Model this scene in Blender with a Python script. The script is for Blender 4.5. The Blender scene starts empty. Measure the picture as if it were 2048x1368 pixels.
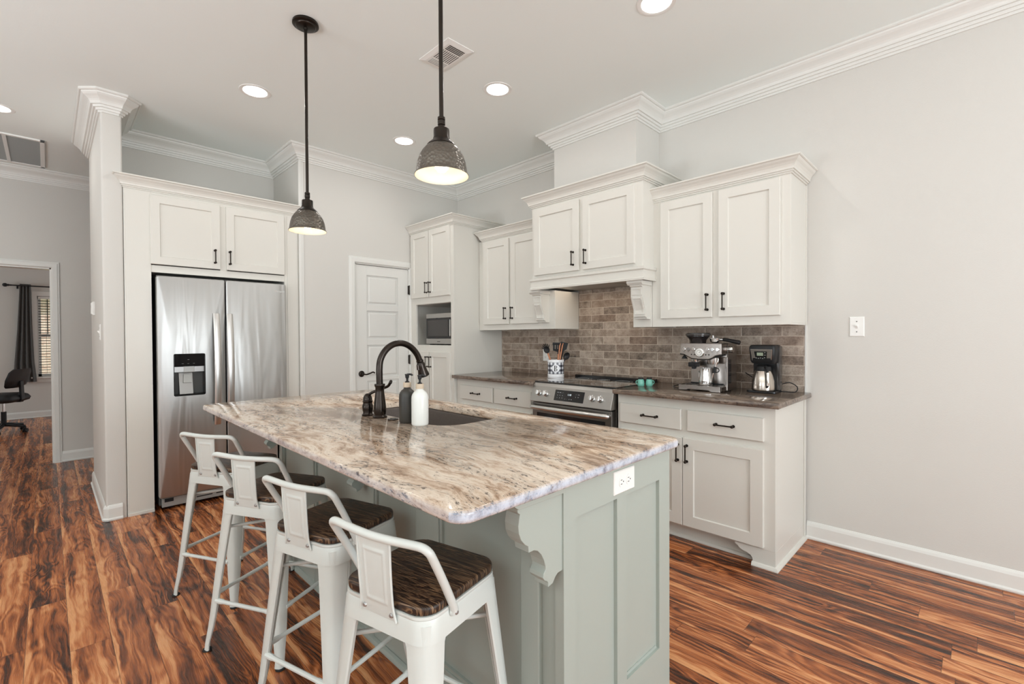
import bpy, bmesh, math, random
from mathutils import Vector, Matrix
from math import sin, cos, pi, radians

SC = bpy.context.scene
COL = SC.collection
random.seed(4)

# ------------------------------------------------------------------ camera
CAM_H = 1.274
def make_camera():
    f, yaw, pitch, roll = 936.018, 0.789057172, -0.0123039694, -0.00491942692
    F = Vector((-sin(yaw) * cos(pitch), cos(yaw) * cos(pitch), sin(pitch)))
    R = Vector((cos(yaw), sin(yaw), 0)); U = R.cross(F)
    r = R * cos(roll) + U * sin(roll); u = U * cos(roll) - R * sin(roll)
    cam = bpy.data.cameras.new('camera'); ob = bpy.data.objects.new('camera', cam); COL.objects.link(ob)
    M = Matrix(((r.x, u.x, -F.x, 0), (r.y, u.y, -F.y, 0), (r.z, u.z, -F.z, CAM_H), (0, 0, 0, 1)))
    ob.matrix_world = M
    cam.sensor_width = 36; cam.lens = f / 2048 * 36; cam.clip_start = .02; cam.clip_end = 200
    SC.camera = ob
make_camera()

# ------------------------------------------------------------------ light
SC.view_settings.view_transform = 'Standard'
SC.view_settings.look = 'None'
SC.view_settings.gamma = 1
SC.view_settings.use_curve_mapping = False
SC.view_settings.exposure = -0.54

w = bpy.data.worlds.new('sky'); SC.world = w; w.use_nodes = True
bg = w.node_tree.nodes['Background']
bg.inputs['Color'].default_value = (.86, .93, 1.0, 1); bg.inputs['Strength'].default_value = 1.6

def area(name, loc, rot, sx, sy, power, color=(1, 1, 1), shape='RECTANGLE', spread=None):
    l = bpy.data.lights.new(name, 'AREA'); l.shape = shape; l.size = sx
    if shape == 'RECTANGLE': l.size_y = sy
    l.energy = power; l.color = color
    if spread: l.spread = spread
    o = bpy.data.objects.new(name, l); COL.objects.link(o); o.location = loc; o.rotation_euler = rot
    return o
DAY = (.885, .955, 1.0)
# a and b: daylight through the living-room windows behind and beside the camera
area('window_daylight_a', (2.85, -1.9, 1.45), (0, radians(98), 0), 1.7, 1.5, 24, DAY)
area('window_daylight_b', (2.85, 1.2, 1.45), (0, radians(98), 0), 1.7, 1.9, 132, DAY)
area('window_daylight_c', (0.8, -3.1, 1.1), (radians(172), 0, 0), 1.9, 1.6, 165, DAY)  # added uplight that washes the ceiling, set inside the room
area('window_daylight_d', (-2.4, -3.1, 1.1), (radians(172), 0, 0), 1.9, 1.6, 160, DAY)  # second added ceiling uplight, clear of the windows
area('office_daylight', (-9.2, -3.3, 1.5), (radians(95), 0, 0), 1.6, 1.4, 45, DAY)  # added fill lamp to brighten the office, no opening behind it
sun = bpy.data.lights.new('sun', 'SUN'); sun.energy = 4.5; sun.angle = radians(2)
so = bpy.data.objects.new('sun', sun); COL.objects.link(so); so.rotation_euler = (0, radians(50), radians(58))

# ------------------------------------------------------------------ mesh helpers
class MB:
    def __init__(s): s.v = []; s.f = []
    def add(s, vs, fs):
        b = len(s.v); s.v += [tuple(v) for v in vs]; s.f += [tuple(b + i for i in f) for f in fs]; return s
    def box(s, x0, y0, z0, x1, y1, z1):
        if x0 > x1: x0, x1 = x1, x0
        if y0 > y1: y0, y1 = y1, y0
        if z0 > z1: z0, z1 = z1, z0
        return s.add([(x0,y0,z0),(x1,y0,z0),(x1,y1,z0),(x0,y1,z0),(x0,y0,z1),(x1,y0,z1),(x1,y1,z1),(x0,y1,z1)],
                     [(0,3,2,1),(4,5,6,7),(0,1,5,4),(1,2,6,5),(2,3,7,6),(3,0,4,7)])
    def loft(s, rings, cap=True, closed=True):
        n = len(rings[0]); vs = [p for r in rings for p in r]; fs = []
        for i in range(len(rings) - 1):
            for j in range(n if closed else n - 1):
                k = (j + 1) % n
                fs.append((i*n+j, i*n+k, (i+1)*n+k, (i+1)*n+j))
        if cap: fs += [tuple(reversed(range(n))), tuple(range((len(rings)-1)*n, len(rings)*n))]
        return s.add(vs, fs)
    def lathe(s, prof, c=(0,0,0), seg=28, axis='z', cap=True):
        rings = []
        for r, h in prof:
            ring = []
            for i in range(seg):
                a = 2*pi*i/seg; x, y = r*cos(a), r*sin(a)
                if axis == 'z': p = (c[0]+x, c[1]+y, c[2]+h)
                elif axis == 'y': p = (c[0]+x, c[1]+h, c[2]-y)
                else: p = (c[0]+h, c[1]+x, c[2]+y)
                ring.append(p)
            rings.append(ring)
        return s.loft(rings, cap)
    def tube(s, pts, r, seg=12, cap=True):
        pts = [Vector(p) for p in pts]; rings = []; rr = r if isinstance(r, (list, tuple)) else [r]*len(pts)
        up = None
        for i, p in enumerate(pts):
            t = (pts[min(i+1, len(pts)-1)] - pts[max(i-1, 0)]).normalized()
            if up is None:
                up = Vector((0,0,1)) if abs(t.z) < .9 else Vector((1,0,0))
            a = (up - t*up.dot(t)).normalized(); b = t.cross(a); up = a
            rings.append([tuple(p + (a*cos(2*pi*k/seg) + b*sin(2*pi*k/seg))*rr[i]) for k in range(seg)])
        return s.loft(rings, cap)
    def prism(s, poly, d0, d1, m):
        """poly of (u,v); m(u,v,d)->xyz"""
        n = len(poly)
        return s.add([m(u, v, d0) for u, v in poly] + [m(u, v, d1) for u, v in poly],
                     [tuple(reversed(range(n))), tuple(range(n, 2*n))] + [(i, (i+1) % n, n+(i+1) % n, n+i) for i in range(n)])
    def sphere(s, c, r, seg=16, sc=(1,1,1)):
        rings = []
        for i in range(1, seg//2):
            t = pi*i/(seg//2)
            rings.append([(c[0]+r*sc[0]*sin(t)*cos(2*pi*k/seg), c[1]+r*sc[1]*sin(t)*sin(2*pi*k/seg), c[2]-r*sc[2]*cos(t)) for k in range(seg)])
        return s.loft(rings)
    def build(s, name, mat, parent=None, bev=0, smooth=False, seg=2, label=None, loc=None, ang=35):
        off = root_loc(parent) if parent else Vector(loc or (0,0,0))
        me = bpy.data.meshes.new(name)
        me.from_pydata([(v[0]-off.x, v[1]-off.y, v[2]-off.z) for v in s.v], [], s.f)
        bm = bmesh.new(); bm.from_mesh(me); bmesh.ops.recalc_face_normals(bm, faces=bm.faces); bm.to_mesh(me); bm.free()
        if smooth:
            me.shade_smooth(); me.set_sharp_from_angle(angle=radians(ang))
        if isinstance(mat, str): mat = M[mat]
        me.materials.append(mat)
        o = bpy.data.objects.new(name, me); COL.objects.link(o)
        if parent: o.parent = parent
        else: o.location = off
        if bev:
            b = o.modifiers.new('bevel', 'BEVEL'); b.width = bev; b.segments = seg; b.limit_method = 'ANGLE'; b.angle_limit = radians(40)
        if label: o['label'] = label
        return o

def root_loc(o):
    while o.parent: o = o.parent
    return Vector(o.location)

def thing(name, label, cat, loc=(0,0,0), group=None):
    o = bpy.data.objects.new(name, None); COL.objects.link(o); o.location = loc; o.empty_display_size = .1
    o['label'] = label; o['category'] = cat
    if group: o['group'] = group
    return o
def tag(o, label, cat, group=None):
    o['label'] = label; o['category'] = cat
    if group: o['group'] = group
    return o
def struct(o, kind='structure'):
    o['kind'] = kind; return o
def dup(root, loc, rotz=None, label=None):
    r = root.copy(); COL.objects.link(r); r.location = loc
    if rotz is not None: r.rotation_euler = (0, 0, rotz)
    if label: r['label'] = label
    for ch in list(root.children):
        c = ch.copy(); COL.objects.link(c); c.parent = r
        for g in ch.children:
            d = g.copy(); COL.objects.link(d); d.parent = c
    return r

def smooth_path(pts, n=8):
    P = [Vector(p) for p in pts]; out = []
    for i in range(len(P)-1):
        p0 = P[max(i-1, 0)]; p1 = P[i]; p2 = P[i+1]; p3 = P[min(i+2, len(P)-1)]
        for k in range(n):
            t = k/n
            out.append(.5*((2*p1) + (p2-p0)*t + (2*p0-5*p1+4*p2-p3)*t*t + (3*p1-p0-3*p2+p3)*t**3))
    out.append(P[-1]); return out

def rrect(x0, y0, x1, y1, r, n=6):
    pts = []
    for cx, cy, a0 in ((x1-r, y1-r, 0), (x0+r, y1-r, 90), (x0+r, y0+r, 180), (x1-r, y0+r, 270)):
        for k in range(n+1):
            a = radians(a0 + 90*k/n); pts.append((cx + r*cos(a), cy + r*sin(a)))
    return pts

def sweep(path, prof, side=1):
    """profile (offset, z) swept along a 2D path with mitred corners; side=+1 offsets to the left of travel"""
    P = [Vector((p[0], p[1])) for p in path]; n = len(P); rings = []
    for i in range(n):
        d0 = (P[i]-P[i-1]).normalized() if i > 0 else None
        d1 = (P[i+1]-P[i]).normalized() if i < n-1 else None
        n0 = Vector((-d0.y, d0.x)) if d0 else None; n1 = Vector((-d1.y, d1.x)) if d1 else None
        if n0 is None: m = n1
        elif n1 is None: m = n0
        else:
            m = (n0+n1); m = m / (1 + n0.dot(n1))
        rings.append([(P[i].x + side*m.x*o, P[i].y + side*m.y*o, z) for o, z in prof])
    return MB().loft(rings)

class Fr:
    """a working plane: u to the right, v up, n outwards"""
    def __init__(s, o, face):
        s.o = o; s.face = face
    def __call__(s, u, v, n):
        if s.face == '-y': return (s.o[0]+u, s.o[1]-n, s.o[2]+v)
        if s.face == '+x': return (s.o[0]+n, s.o[1]+u, s.o[2]+v)
        if s.face == '+y': return (s.o[0]-u, s.o[1]+n, s.o[2]+v)
def fbox(mb, F, u0, v0, n0, u1, v1, n1):
    a = F(u0, v0, n0); b = F(u1, v1, n1); return mb.box(*a, *b)

def shaker(F, u0, v0, u1, v1, t=.02, st=.055, rec=.009, n0=0.0):
    """a door or panel with a recessed flat centre and a small inner bead"""
    mb = MB()
    def ring(du, n): return [F(u0+du, v0+du, n0+n), F(u1-du, v0+du, n0+n), F(u1-du, v1-du, n0+n), F(u0+du, v1-du, n0+n)]
    rings = [ring(0, 0), ring(0, t-.002), ring(.002, t), ring(st, t), ring(st+.004, t-rec), ring(st+.004, t-rec)]
    vs = [p for r in rings[:5] for p in r]; fs = [(3,2,1,0)]
    for i in range(4):
        for j in range(4):
            k = (j+1) % 4; fs.append((i*4+j, i*4+k, (i+1)*4+k, (i+1)*4+j))
    fs.append((16,17,18,19)); mb.add(vs, fs); return mb

def slab(F, u0, v0, u1, v1, t=.02, n0=0.0, e=.003):
    mb = MB()
    def ring(du, n): return [F(u0+du, v0+du, n0+n), F(u1-du, v0+du, n0+n), F(u1-du, v1-du, n0+n), F(u0+du, v1-du, n0+n)]
    return mb.loft([ring(0, 0), ring(0, t-e), ring(e, t)])

def pull(F, u, v, parent, n0=.02, L=.096, vert=True, r=.0042):
    """bronze bar pull with two round posts and ball ends"""
    mb = MB(); h = .026
    def Q(a, n): return F(u, v+a, n) if vert else F(u+a, v, n)
    for s in (-1, 1):
        mb.tube([Q(s*L/2, n0), Q(s*L/2, n0+.004)], .0085, 12)
        mb.tube([Q(s*L/2, n0), Q(s*L/2, n0+h)], .0042, 10)
        mb.sphere(Q(s*L/2, n0+h), .0088, 12)
    mb.tube([Q(-L/2, n0+h), Q(L/2, n0+h)], r, 10)
    return mb.build('handle', 'bronze', parent, smooth=True, label='dark bronze bar handle')

def text_mesh(body, size, F, u, v, n, name, mat, parent, ext=.0006, align='CENTER'):
    c = bpy.data.curves.new('t', 'FONT'); c.body = body; c.size = size; c.extrude = ext; c.align_x = align; c.align_y = 'CENTER'; c.resolution_u = 3
    o = bpy.data.objects.new('t', c); COL.objects.link(o); bpy.context.view_layer.update()
    me = o.to_mesh(); mb = MB(); mb.add([F(u+p.co.x, v+p.co.y, n+p.co.z) for p in me.vertices], [tuple(q.vertices) for q in me.polygons])
    o.to_mesh_clear(); bpy.data.objects.remove(o); bpy.data.curves.remove(c)
    return mb.build(name, mat, parent)

# ------------------------------------------------------------------ materials
M = {}
class NT:
    def __init__(s, name):
        s.m = bpy.data.materials.new(name); s.m.use_nodes = True; s.t = s.m.node_tree; s.b = s.t.nodes['Principled BSDF']; M[name] = s.m
    def n(s, typ, ins=None, **props):
        nd = s.t.nodes.new(typ)
        for k, v in props.items(): setattr(nd, k, v)
        for k, v in (ins or {}).items(): s.set(nd.inputs[k], v)
        return nd
    def set(s, sock, v):
        if isinstance(v, bpy.types.NodeSocket): s.t.links.new(v, sock)
        elif isinstance(v, bpy.types.Node): s.t.links.new(v.outputs[0], sock)
        else: sock.default_value = v
    def math(s, op, a, b=0.0, c=None):
        i = {0: a, 1: b}
        if c is not None: i[2] = c
        return s.n('ShaderNodeMath', i, operation=op).outputs[0]
    def coords(s): return s.n('ShaderNodeTexCoord').outputs['Object']
    def mapping(s, vec, scale=(1,1,1), loc=(0,0,0), rot=(0,0,0)):
        return s.n('ShaderNodeMapping', {'Vector': vec, 'Scale': scale, 'Location': loc, 'Rotation': rot}).outputs[0]
    def noise(s, vec, scale=5, detail=4, rough=.5, dist=0):
        return s.n('ShaderNodeTexNoise', {'Vector': vec, 'Scale': scale, 'Detail': detail, 'Roughness': rough, 'Distortion': dist}).outputs['Fac']
    def ramp(s, fac, stops, interp='LINEAR'):
        r = s.n('ShaderNodeValToRGB', {'Fac': fac}); e = r.color_ramp.elements; r.color_ramp.interpolation = interp
        while len(e) < len(stops): e.new(.5)
        for el, (p, c) in zip(e, stops): el.position = p; el.color = (*c, 1) if len(c) == 3 else c
        return r.outputs['Color']
    def mix(s, fac, a, b, mode='MIX'):
        m = s.n('ShaderNodeMix', data_type='RGBA', blend_type=mode)
        s.set(m.inputs[0], fac); s.set(m.inputs[6], a if not isinstance(a, tuple) or len(a) == 4 else (*a, 1)); s.set(m.inputs[7], b if not isinstance(b, tuple) or len(b) == 4 else (*b, 1))
        return m.outputs[2]
    def bump(s, h, strength=.2, dist=.01, normal=None):
        i = {'Height': h, 'Strength': strength, 'Distance': dist}
        if normal: i['Normal'] = normal
        b = s.n('ShaderNodeBump', i); s.set(s.b.inputs['Normal'], b.outputs[0]); return b.outputs[0]
    def base(s, c): s.set(s.b.inputs['Base Color'], (*c, 1) if isinstance(c, tuple) and len(c) == 3 else c); return s
    def p(s, **k):
        for a, v in k.items():
            s.set(s.b.inputs[{'rough': 'Roughness', 'metal': 'Metallic', 'coat': 'Coat Weight', 'coatr': 'Coat Roughness', 'spec': 'Specular IOR Level', 'trans': 'Transmission Weight', 'ior': 'IOR', 'alpha': 'Alpha', 'sheen': 'Sheen Weight', 'aniso': 'Anisotropic'}[a]], v)
        return s

def srgb(r, g, b):
    f = lambda c: (c/255/12.92) if c/255 <= .04045 else ((c/255+.055)/1.055)**2.4
    return (f(r), f(g), f(b))

def plain(name, col, rough=.5, metal=0, bump=0, bscale=60, var=0, **k):
    t = NT(name); co = t.coords()
    if var:
        n = t.noise(co, bscale*.3, 4); t.base(t.mix(n, tuple(c*(1-var) for c in col), tuple(min(1, c*(1+var)) for c in col)))
    else: t.base(col)
    t.p(rough=rough, metal=metal, **k)
    if bump: t.bump(t.noise(co, bscale, 5), bump, .002)
    return t

plain('wall_paint', srgb(214,211,205), .75, bump=.25, bscale=220)
plain('ceiling_paint', srgb(243,248,245), .85, bump=.15, bscale=150)
plain('trim_paint', srgb(228,227,222), .35)
plain('cabinet_paint', srgb(222,219,211), .38, bump=.04, bscale=90)
plain('sage_paint', srgb(170,177,169), .42, bump=.08, bscale=70)
plain('bronze', srgb(52,46,41), .33, .85)
plain('faucet_bronze', srgb(58,52,48), .24, .9)
plain('chrome', (.75,.75,.75), .12, 1)
plain('bolt_steel', (.5,.5,.5), .45, .9)
plain('black_gloss', (.012,.012,.013), .08)
plain('black_plastic', (.014,.014,.015), .4, spec=.3)
plain('black_satin', (.02,.02,.021), .5, spec=.3)
plain('rubber', (.015,.015,.015), .8)
plain('stool_paint', srgb(216,219,214), .33, bump=.03, bscale=40)
plain('white_plastic', srgb(240,239,235), .35)
plain('white_ceramic', srgb(238,239,242), .2)
plain('black_bottle', srgb(52,50,46), .35)
plain('white_bottle', srgb(226,227,223), .28)
plain('pale_wood', srgb(200,182,160), .5, var=.12, bscale=200)
plain('teal_ceramic', srgb(120,190,172), .25, var=.12, bscale=120)
plain('grey_fabric', srgb(92,91,89), .9, bump=.3, bscale=300)
plain('sink_composite', srgb(92,82,76), .5, var=.2, bscale=300)
plain('fridge_side', srgb(70,70,68), .5, bump=.5, bscale=300)
plain('grille_grey', srgb(170,171,168), .4, .3)
plain('steel_dark', (.28,.27,.26), .3, 1)
plain('shade_outer', srgb(84,80,74), .3, .8)
plain('shade_inner', srgb(242,233,214), .5)
plain('copper_wood', srgb(196,132,96), .45)
plain('digit_white', (.9,.95,1), .5)
plain('dark_mark', srgb(60,58,55), .6)
plain('lcd', srgb(150,160,140), .3)
plain('hopper_glass', (.02,.016,.016), .08, spec=.4)
plain('lawn', srgb(150,165,70), .9, var=.3, bscale=6)
plain('blind_dark', srgb(64,58,52), .5)

def steel(name, col=(.56,.55,.53), rough=.27, wav=.0, scale=(1, 1, 200)):
    t = NT(name); co = t.coords()
    n = t.noise(t.mapping(co, scale), 3, 3)
    t.base(col).p(metal=1, rough=t.math('MULTIPLY_ADD', n, .12, rough-.06))
    if wav:
        h = t.noise(t.mapping(co, (1, 5.5, .55)), 1.6, 2, .5, .6)
        t.bump(h, wav, .05)
    return t
steel('steel', (.45,.435,.415), .3)
steel('fridge_steel', (.515,.515,.505), .42, .22, (1, 260, 1))
plain('handle_steel', (.66,.65,.63), .3, 1)
plain('machine_steel', (.42,.385,.36), .26, 1)
steel('carafe_steel', (.62,.56,.50), .2, 0, (1,1,300))

t = NT('glass'); t.base((1,1,1)).p(rough=0, trans=1, ior=1.45)
t = NT('dark_glass'); t.base((.02,.02,.02)).p(rough=.06, coat=1)
t = NT('smoke_glass'); t.base((.05,.045,.042)).p(rough=.12, spec=.5)

def emit(name, col, st):
    t = NT(name); t.base((0,0,0)); t.set(t.b.inputs['Emission Color'], (*col, 1)); t.b.inputs['Emission Strength'].default_value = st
emit('can_glow', (1, .97, .92), 9)
emit('bulb_glow', (1, .88, .66), 9)
emit('display_glow', (.85, .95, 1), 1.6)

# hammered pendant metal
t = NT('hammered'); co = t.coords()
v = t.n('ShaderNodeTexVoronoi', {'Vector': co, 'Scale': 95}, feature='F1').outputs['Distance']
t.base(srgb(112,106,98)).p(metal=.85, rough=.34); t.bump(v, .6, .004)

# stained ash stool seats
t = NT('seat_wood'); co = t.coords()
q = t.mapping(co, (1.3, 18, 1.5))
ring = t.noise(q, 2.2, 5, .6, .8)
s1 = t.math('SINE', t.math('MULTIPLY', ring, 60))
fine = t.noise(t.mapping(co, (4, 160, 20)), 2, 4)
f = t.math('ADD', t.math('MULTIPLY', s1, .3), t.math('ADD', t.math('MULTIPLY', fine, .9), .05))
t.base(t.ramp(f, [(.2, srgb(34,23,18)), (.5, srgb(56,39,29)), (.68, srgb(88,64,45)), (.9, srgb(140,110,82))]))
t.p(rough=.38); t.bump(f, .3, .002)

# granite: cream and brown veins running along the slab, dark mineral specks
def granite(name, cols, edge=.0, rot=0, seed=0, dark=.5, veins=()):
    t = NT(name); co = t.mapping(t.coords(), (1,1,1), (seed, seed*.7, 0), (0, 0, rot))
    warp = t.n('ShaderNodeTexNoise', {'Vector': co, 'Scale': 2.2, 'Detail': 3}).outputs['Color']
    wv = t.n('ShaderNodeVectorMath', {0: warp, 1: (.5,.5,.5)}, operation='SUBTRACT').outputs[0]
    ws = t.n('ShaderNodeVectorMath', {0: wv, 3: .22}, operation='SCALE').outputs[0]
    q = t.n('ShaderNodeVectorMath', {0: co, 1: ws}, operation='ADD').outputs[0]
    a = t.noise(t.mapping(q, (1.0, 4.6, 4.6)), 2.6, 10, .62, .35)
    b = t.noise(t.mapping(q, (2.2, 9, 9), (3, 1, 2)), 5.0, 8, .7, .3)
    f = t.math('ADD', t.math('MULTIPLY', a, .6), t.math('MULTIPLY', b, .4))
    c = t.ramp(f, cols)
    # dark veins
    vn = t.noise(t.mapping(q, (.8, 3.4, 3.4), (7, 3, 1)), 2.0, 6, .6, .2)
    vein = t.ramp(t.math('ABSOLUTE', t.math('SUBTRACT', vn, .5)), [(0, (1,1,1)), (.035, (0,0,0))])
    if veins:
        qs = t.n('ShaderNodeSeparateXYZ', {0: q}); vw = t.noise(t.mapping(q, (1.2, 1.2, 1.2), (5, 5, 5)), 2.0, 4, .6)
        for vy, sl, wd in veins:
            dd = t.math('SUBTRACT', qs.outputs[1], t.math('ADD', vy, t.math('MULTIPLY', qs.outputs[0], sl)))
            dd = t.math('ABSOLUTE', t.math('ADD', dd, t.math('MULTIPLY', t.math('SUBTRACT', vw, .5), .16)))
            vl = t.n('ShaderNodeMapRange', {'Value': dd, 'From Min': 0.0, 'From Max': wd, 'To Min': 1.0, 'To Max': 0.0}).outputs[0]
            vein = t.math('MAXIMUM', vein, t.math('MULTIPLY', vl, t.math('ADD', .35, b)))
    sp = t.noise(t.mapping(q, (22, 48, 48), (1, 5, 2)), 2.2, 4, .65)
    spm = t.math('GREATER_THAN', t.math('ADD', sp, t.math('MULTIPLY', vein, .12)), .655)
    br = t.math('MULTIPLY', vein, .32)
    c = t.mix(br, c, (*srgb(112,88,70), 1))
    c = t.mix(t.math('MULTIPLY', spm, dark+.25), c, (*srgb(52,44,42), 1))
    sp2 = t.noise(t.mapping(q, (60, 90, 90), (9, 5, 2)), 2.0, 3, .6)
    c = t.mix(t.math('MULTIPLY', t.math('GREATER_THAN', sp2, .64), .35), c, (*srgb(120,104,96), 1))
    if edge:  # bluish daylight on the outer slab edges, mixed into the colour
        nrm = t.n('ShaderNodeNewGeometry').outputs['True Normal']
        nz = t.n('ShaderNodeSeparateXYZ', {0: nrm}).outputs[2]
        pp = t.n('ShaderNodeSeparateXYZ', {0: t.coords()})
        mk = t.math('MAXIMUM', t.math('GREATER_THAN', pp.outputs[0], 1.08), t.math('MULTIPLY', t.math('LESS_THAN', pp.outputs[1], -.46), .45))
        daylit_fac = t.math('MULTIPLY', t.math('MULTIPLY', t.math('SUBTRACT', 1.0, t.math('ABSOLUTE', nz)), edge), mk)
        daylit_col = t.ramp(t.noise(co, 28, 6, .7), [(.33, srgb(70,72,88)), (.40, srgb(150,162,184)), (.55, srgb(198,210,228))])
        c = t.mix(daylit_fac, c, daylit_col)
    t.base(c).p(rough=.10, spec=.38)
    return t
granite('granite_island', [(.32, srgb(104,82,66)), (.42, srgb(156,126,102)), (.49, srgb(206,182,160)), (.56, srgb(226,210,193)), (.63, srgb(176,148,124)), (.72, srgb(136,112,94))], .75, radians(4), 0, .5, ((-.27, .04, .035), (.05, .03, .02), (.30, .02, .03)))
granite('granite_range', [(.32, srgb(66,58,54)), (.45, srgb(104,92,84)), (.52, srgb(140,124,110)), (.6, srgb(112,98,88)), (.7, srgb(80,70,66))], .0, radians(2), 3.3, .4)  # island stone darkened: shade below the wall cabinets put into the colour

# brick-shaped stone tile
def tile():
    t = NT('stone_tile'); co = t.coords()
    x = t.n('ShaderNodeSeparateXYZ', {0: co}).outputs[0]; z = t.n('ShaderNodeSeparateXYZ', {0: co}).outputs[2]
    TW, TH, Z0, X0 = .248, .0624, .9545, -2.1535
    v = t.math('DIVIDE', t.math('SUBTRACT', z, Z0), TH); row = t.math('FLOOR', v)
    odd = t.math('MODULO', t.math('ADD', row, 20.0), 2.0)   # rows alternate by half a tile
    u = t.math('ADD', t.math('DIVIDE', t.math('SUBTRACT', x, X0), TW), t.math('MULTIPLY', odd, -.5))
    u = t.math('ADD', u, .5)
    col = t.math('FLOOR', u)
    fu = t.math('FRACT', u); fv = t.math('FRACT', v)
    du = t.math('MULTIPLY', t.math('MINIMUM', fu, t.math('SUBTRACT', 1.0, fu)), TW)
    dv = t.math('MULTIPLY', t.math('MINIMUM', fv, t.math('SUBTRACT', 1.0, fv)), TH)
    d = t.math('MINIMUM', du, dv)
    grout = t.n('ShaderNodeMapRange', {'Value': d, 'From Min': .0014, 'From Max': .0026, 'To Min': 1.0, 'To Max': 0.0}).outputs[0]
    idv = t.n('ShaderNodeCombineXYZ', {0: col, 1: row}).outputs[0]
    wn = t.n('ShaderNodeTexWhiteNoise', {'Vector': idv}, noise_dimensions='3D')
    r1 = wn.outputs['Value']
    off = t.n('ShaderNodeVectorMath', {0: wn.outputs['Color'], 3: 9.0}, operation='SCALE').outputs[0]
    q = t.n('ShaderNodeVectorMath', {0: co, 1: off}, operation='ADD').outputs[0]
    n1 = t.noise(q, 14, 5, .65); n2 = t.noise(q, 120, 4, .6)
    f = t.math('ADD', t.math('MULTIPLY', t.math('SUBTRACT', n1, .5), 1.6), t.math('ADD', t.math('MULTIPLY', r1, .42), t.math('MULTIPLY', n2, .7)))
    c = t.ramp(f, [(.05, srgb(84,74,66)), (.3, srgb(126,112,100)), (.55, srgb(158,143,129)), (.9, srgb(196,182,168))])
    r2 = t.n('ShaderNodeSeparateColor', {0: wn.outputs['Color']}).outputs[1]
    c = t.mix(t.math('MULTIPLY', r2, .30), c, (*srgb(140,106,84), 1))
    c = t.mix(grout, c, (*srgb(214,200,184), 1))
    t.base(c).p(rough=.45)
    t.bump(t.math('SUBTRACT', t.math('MULTIPLY', n2, .25), grout), .5, .004)
tile()

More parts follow.
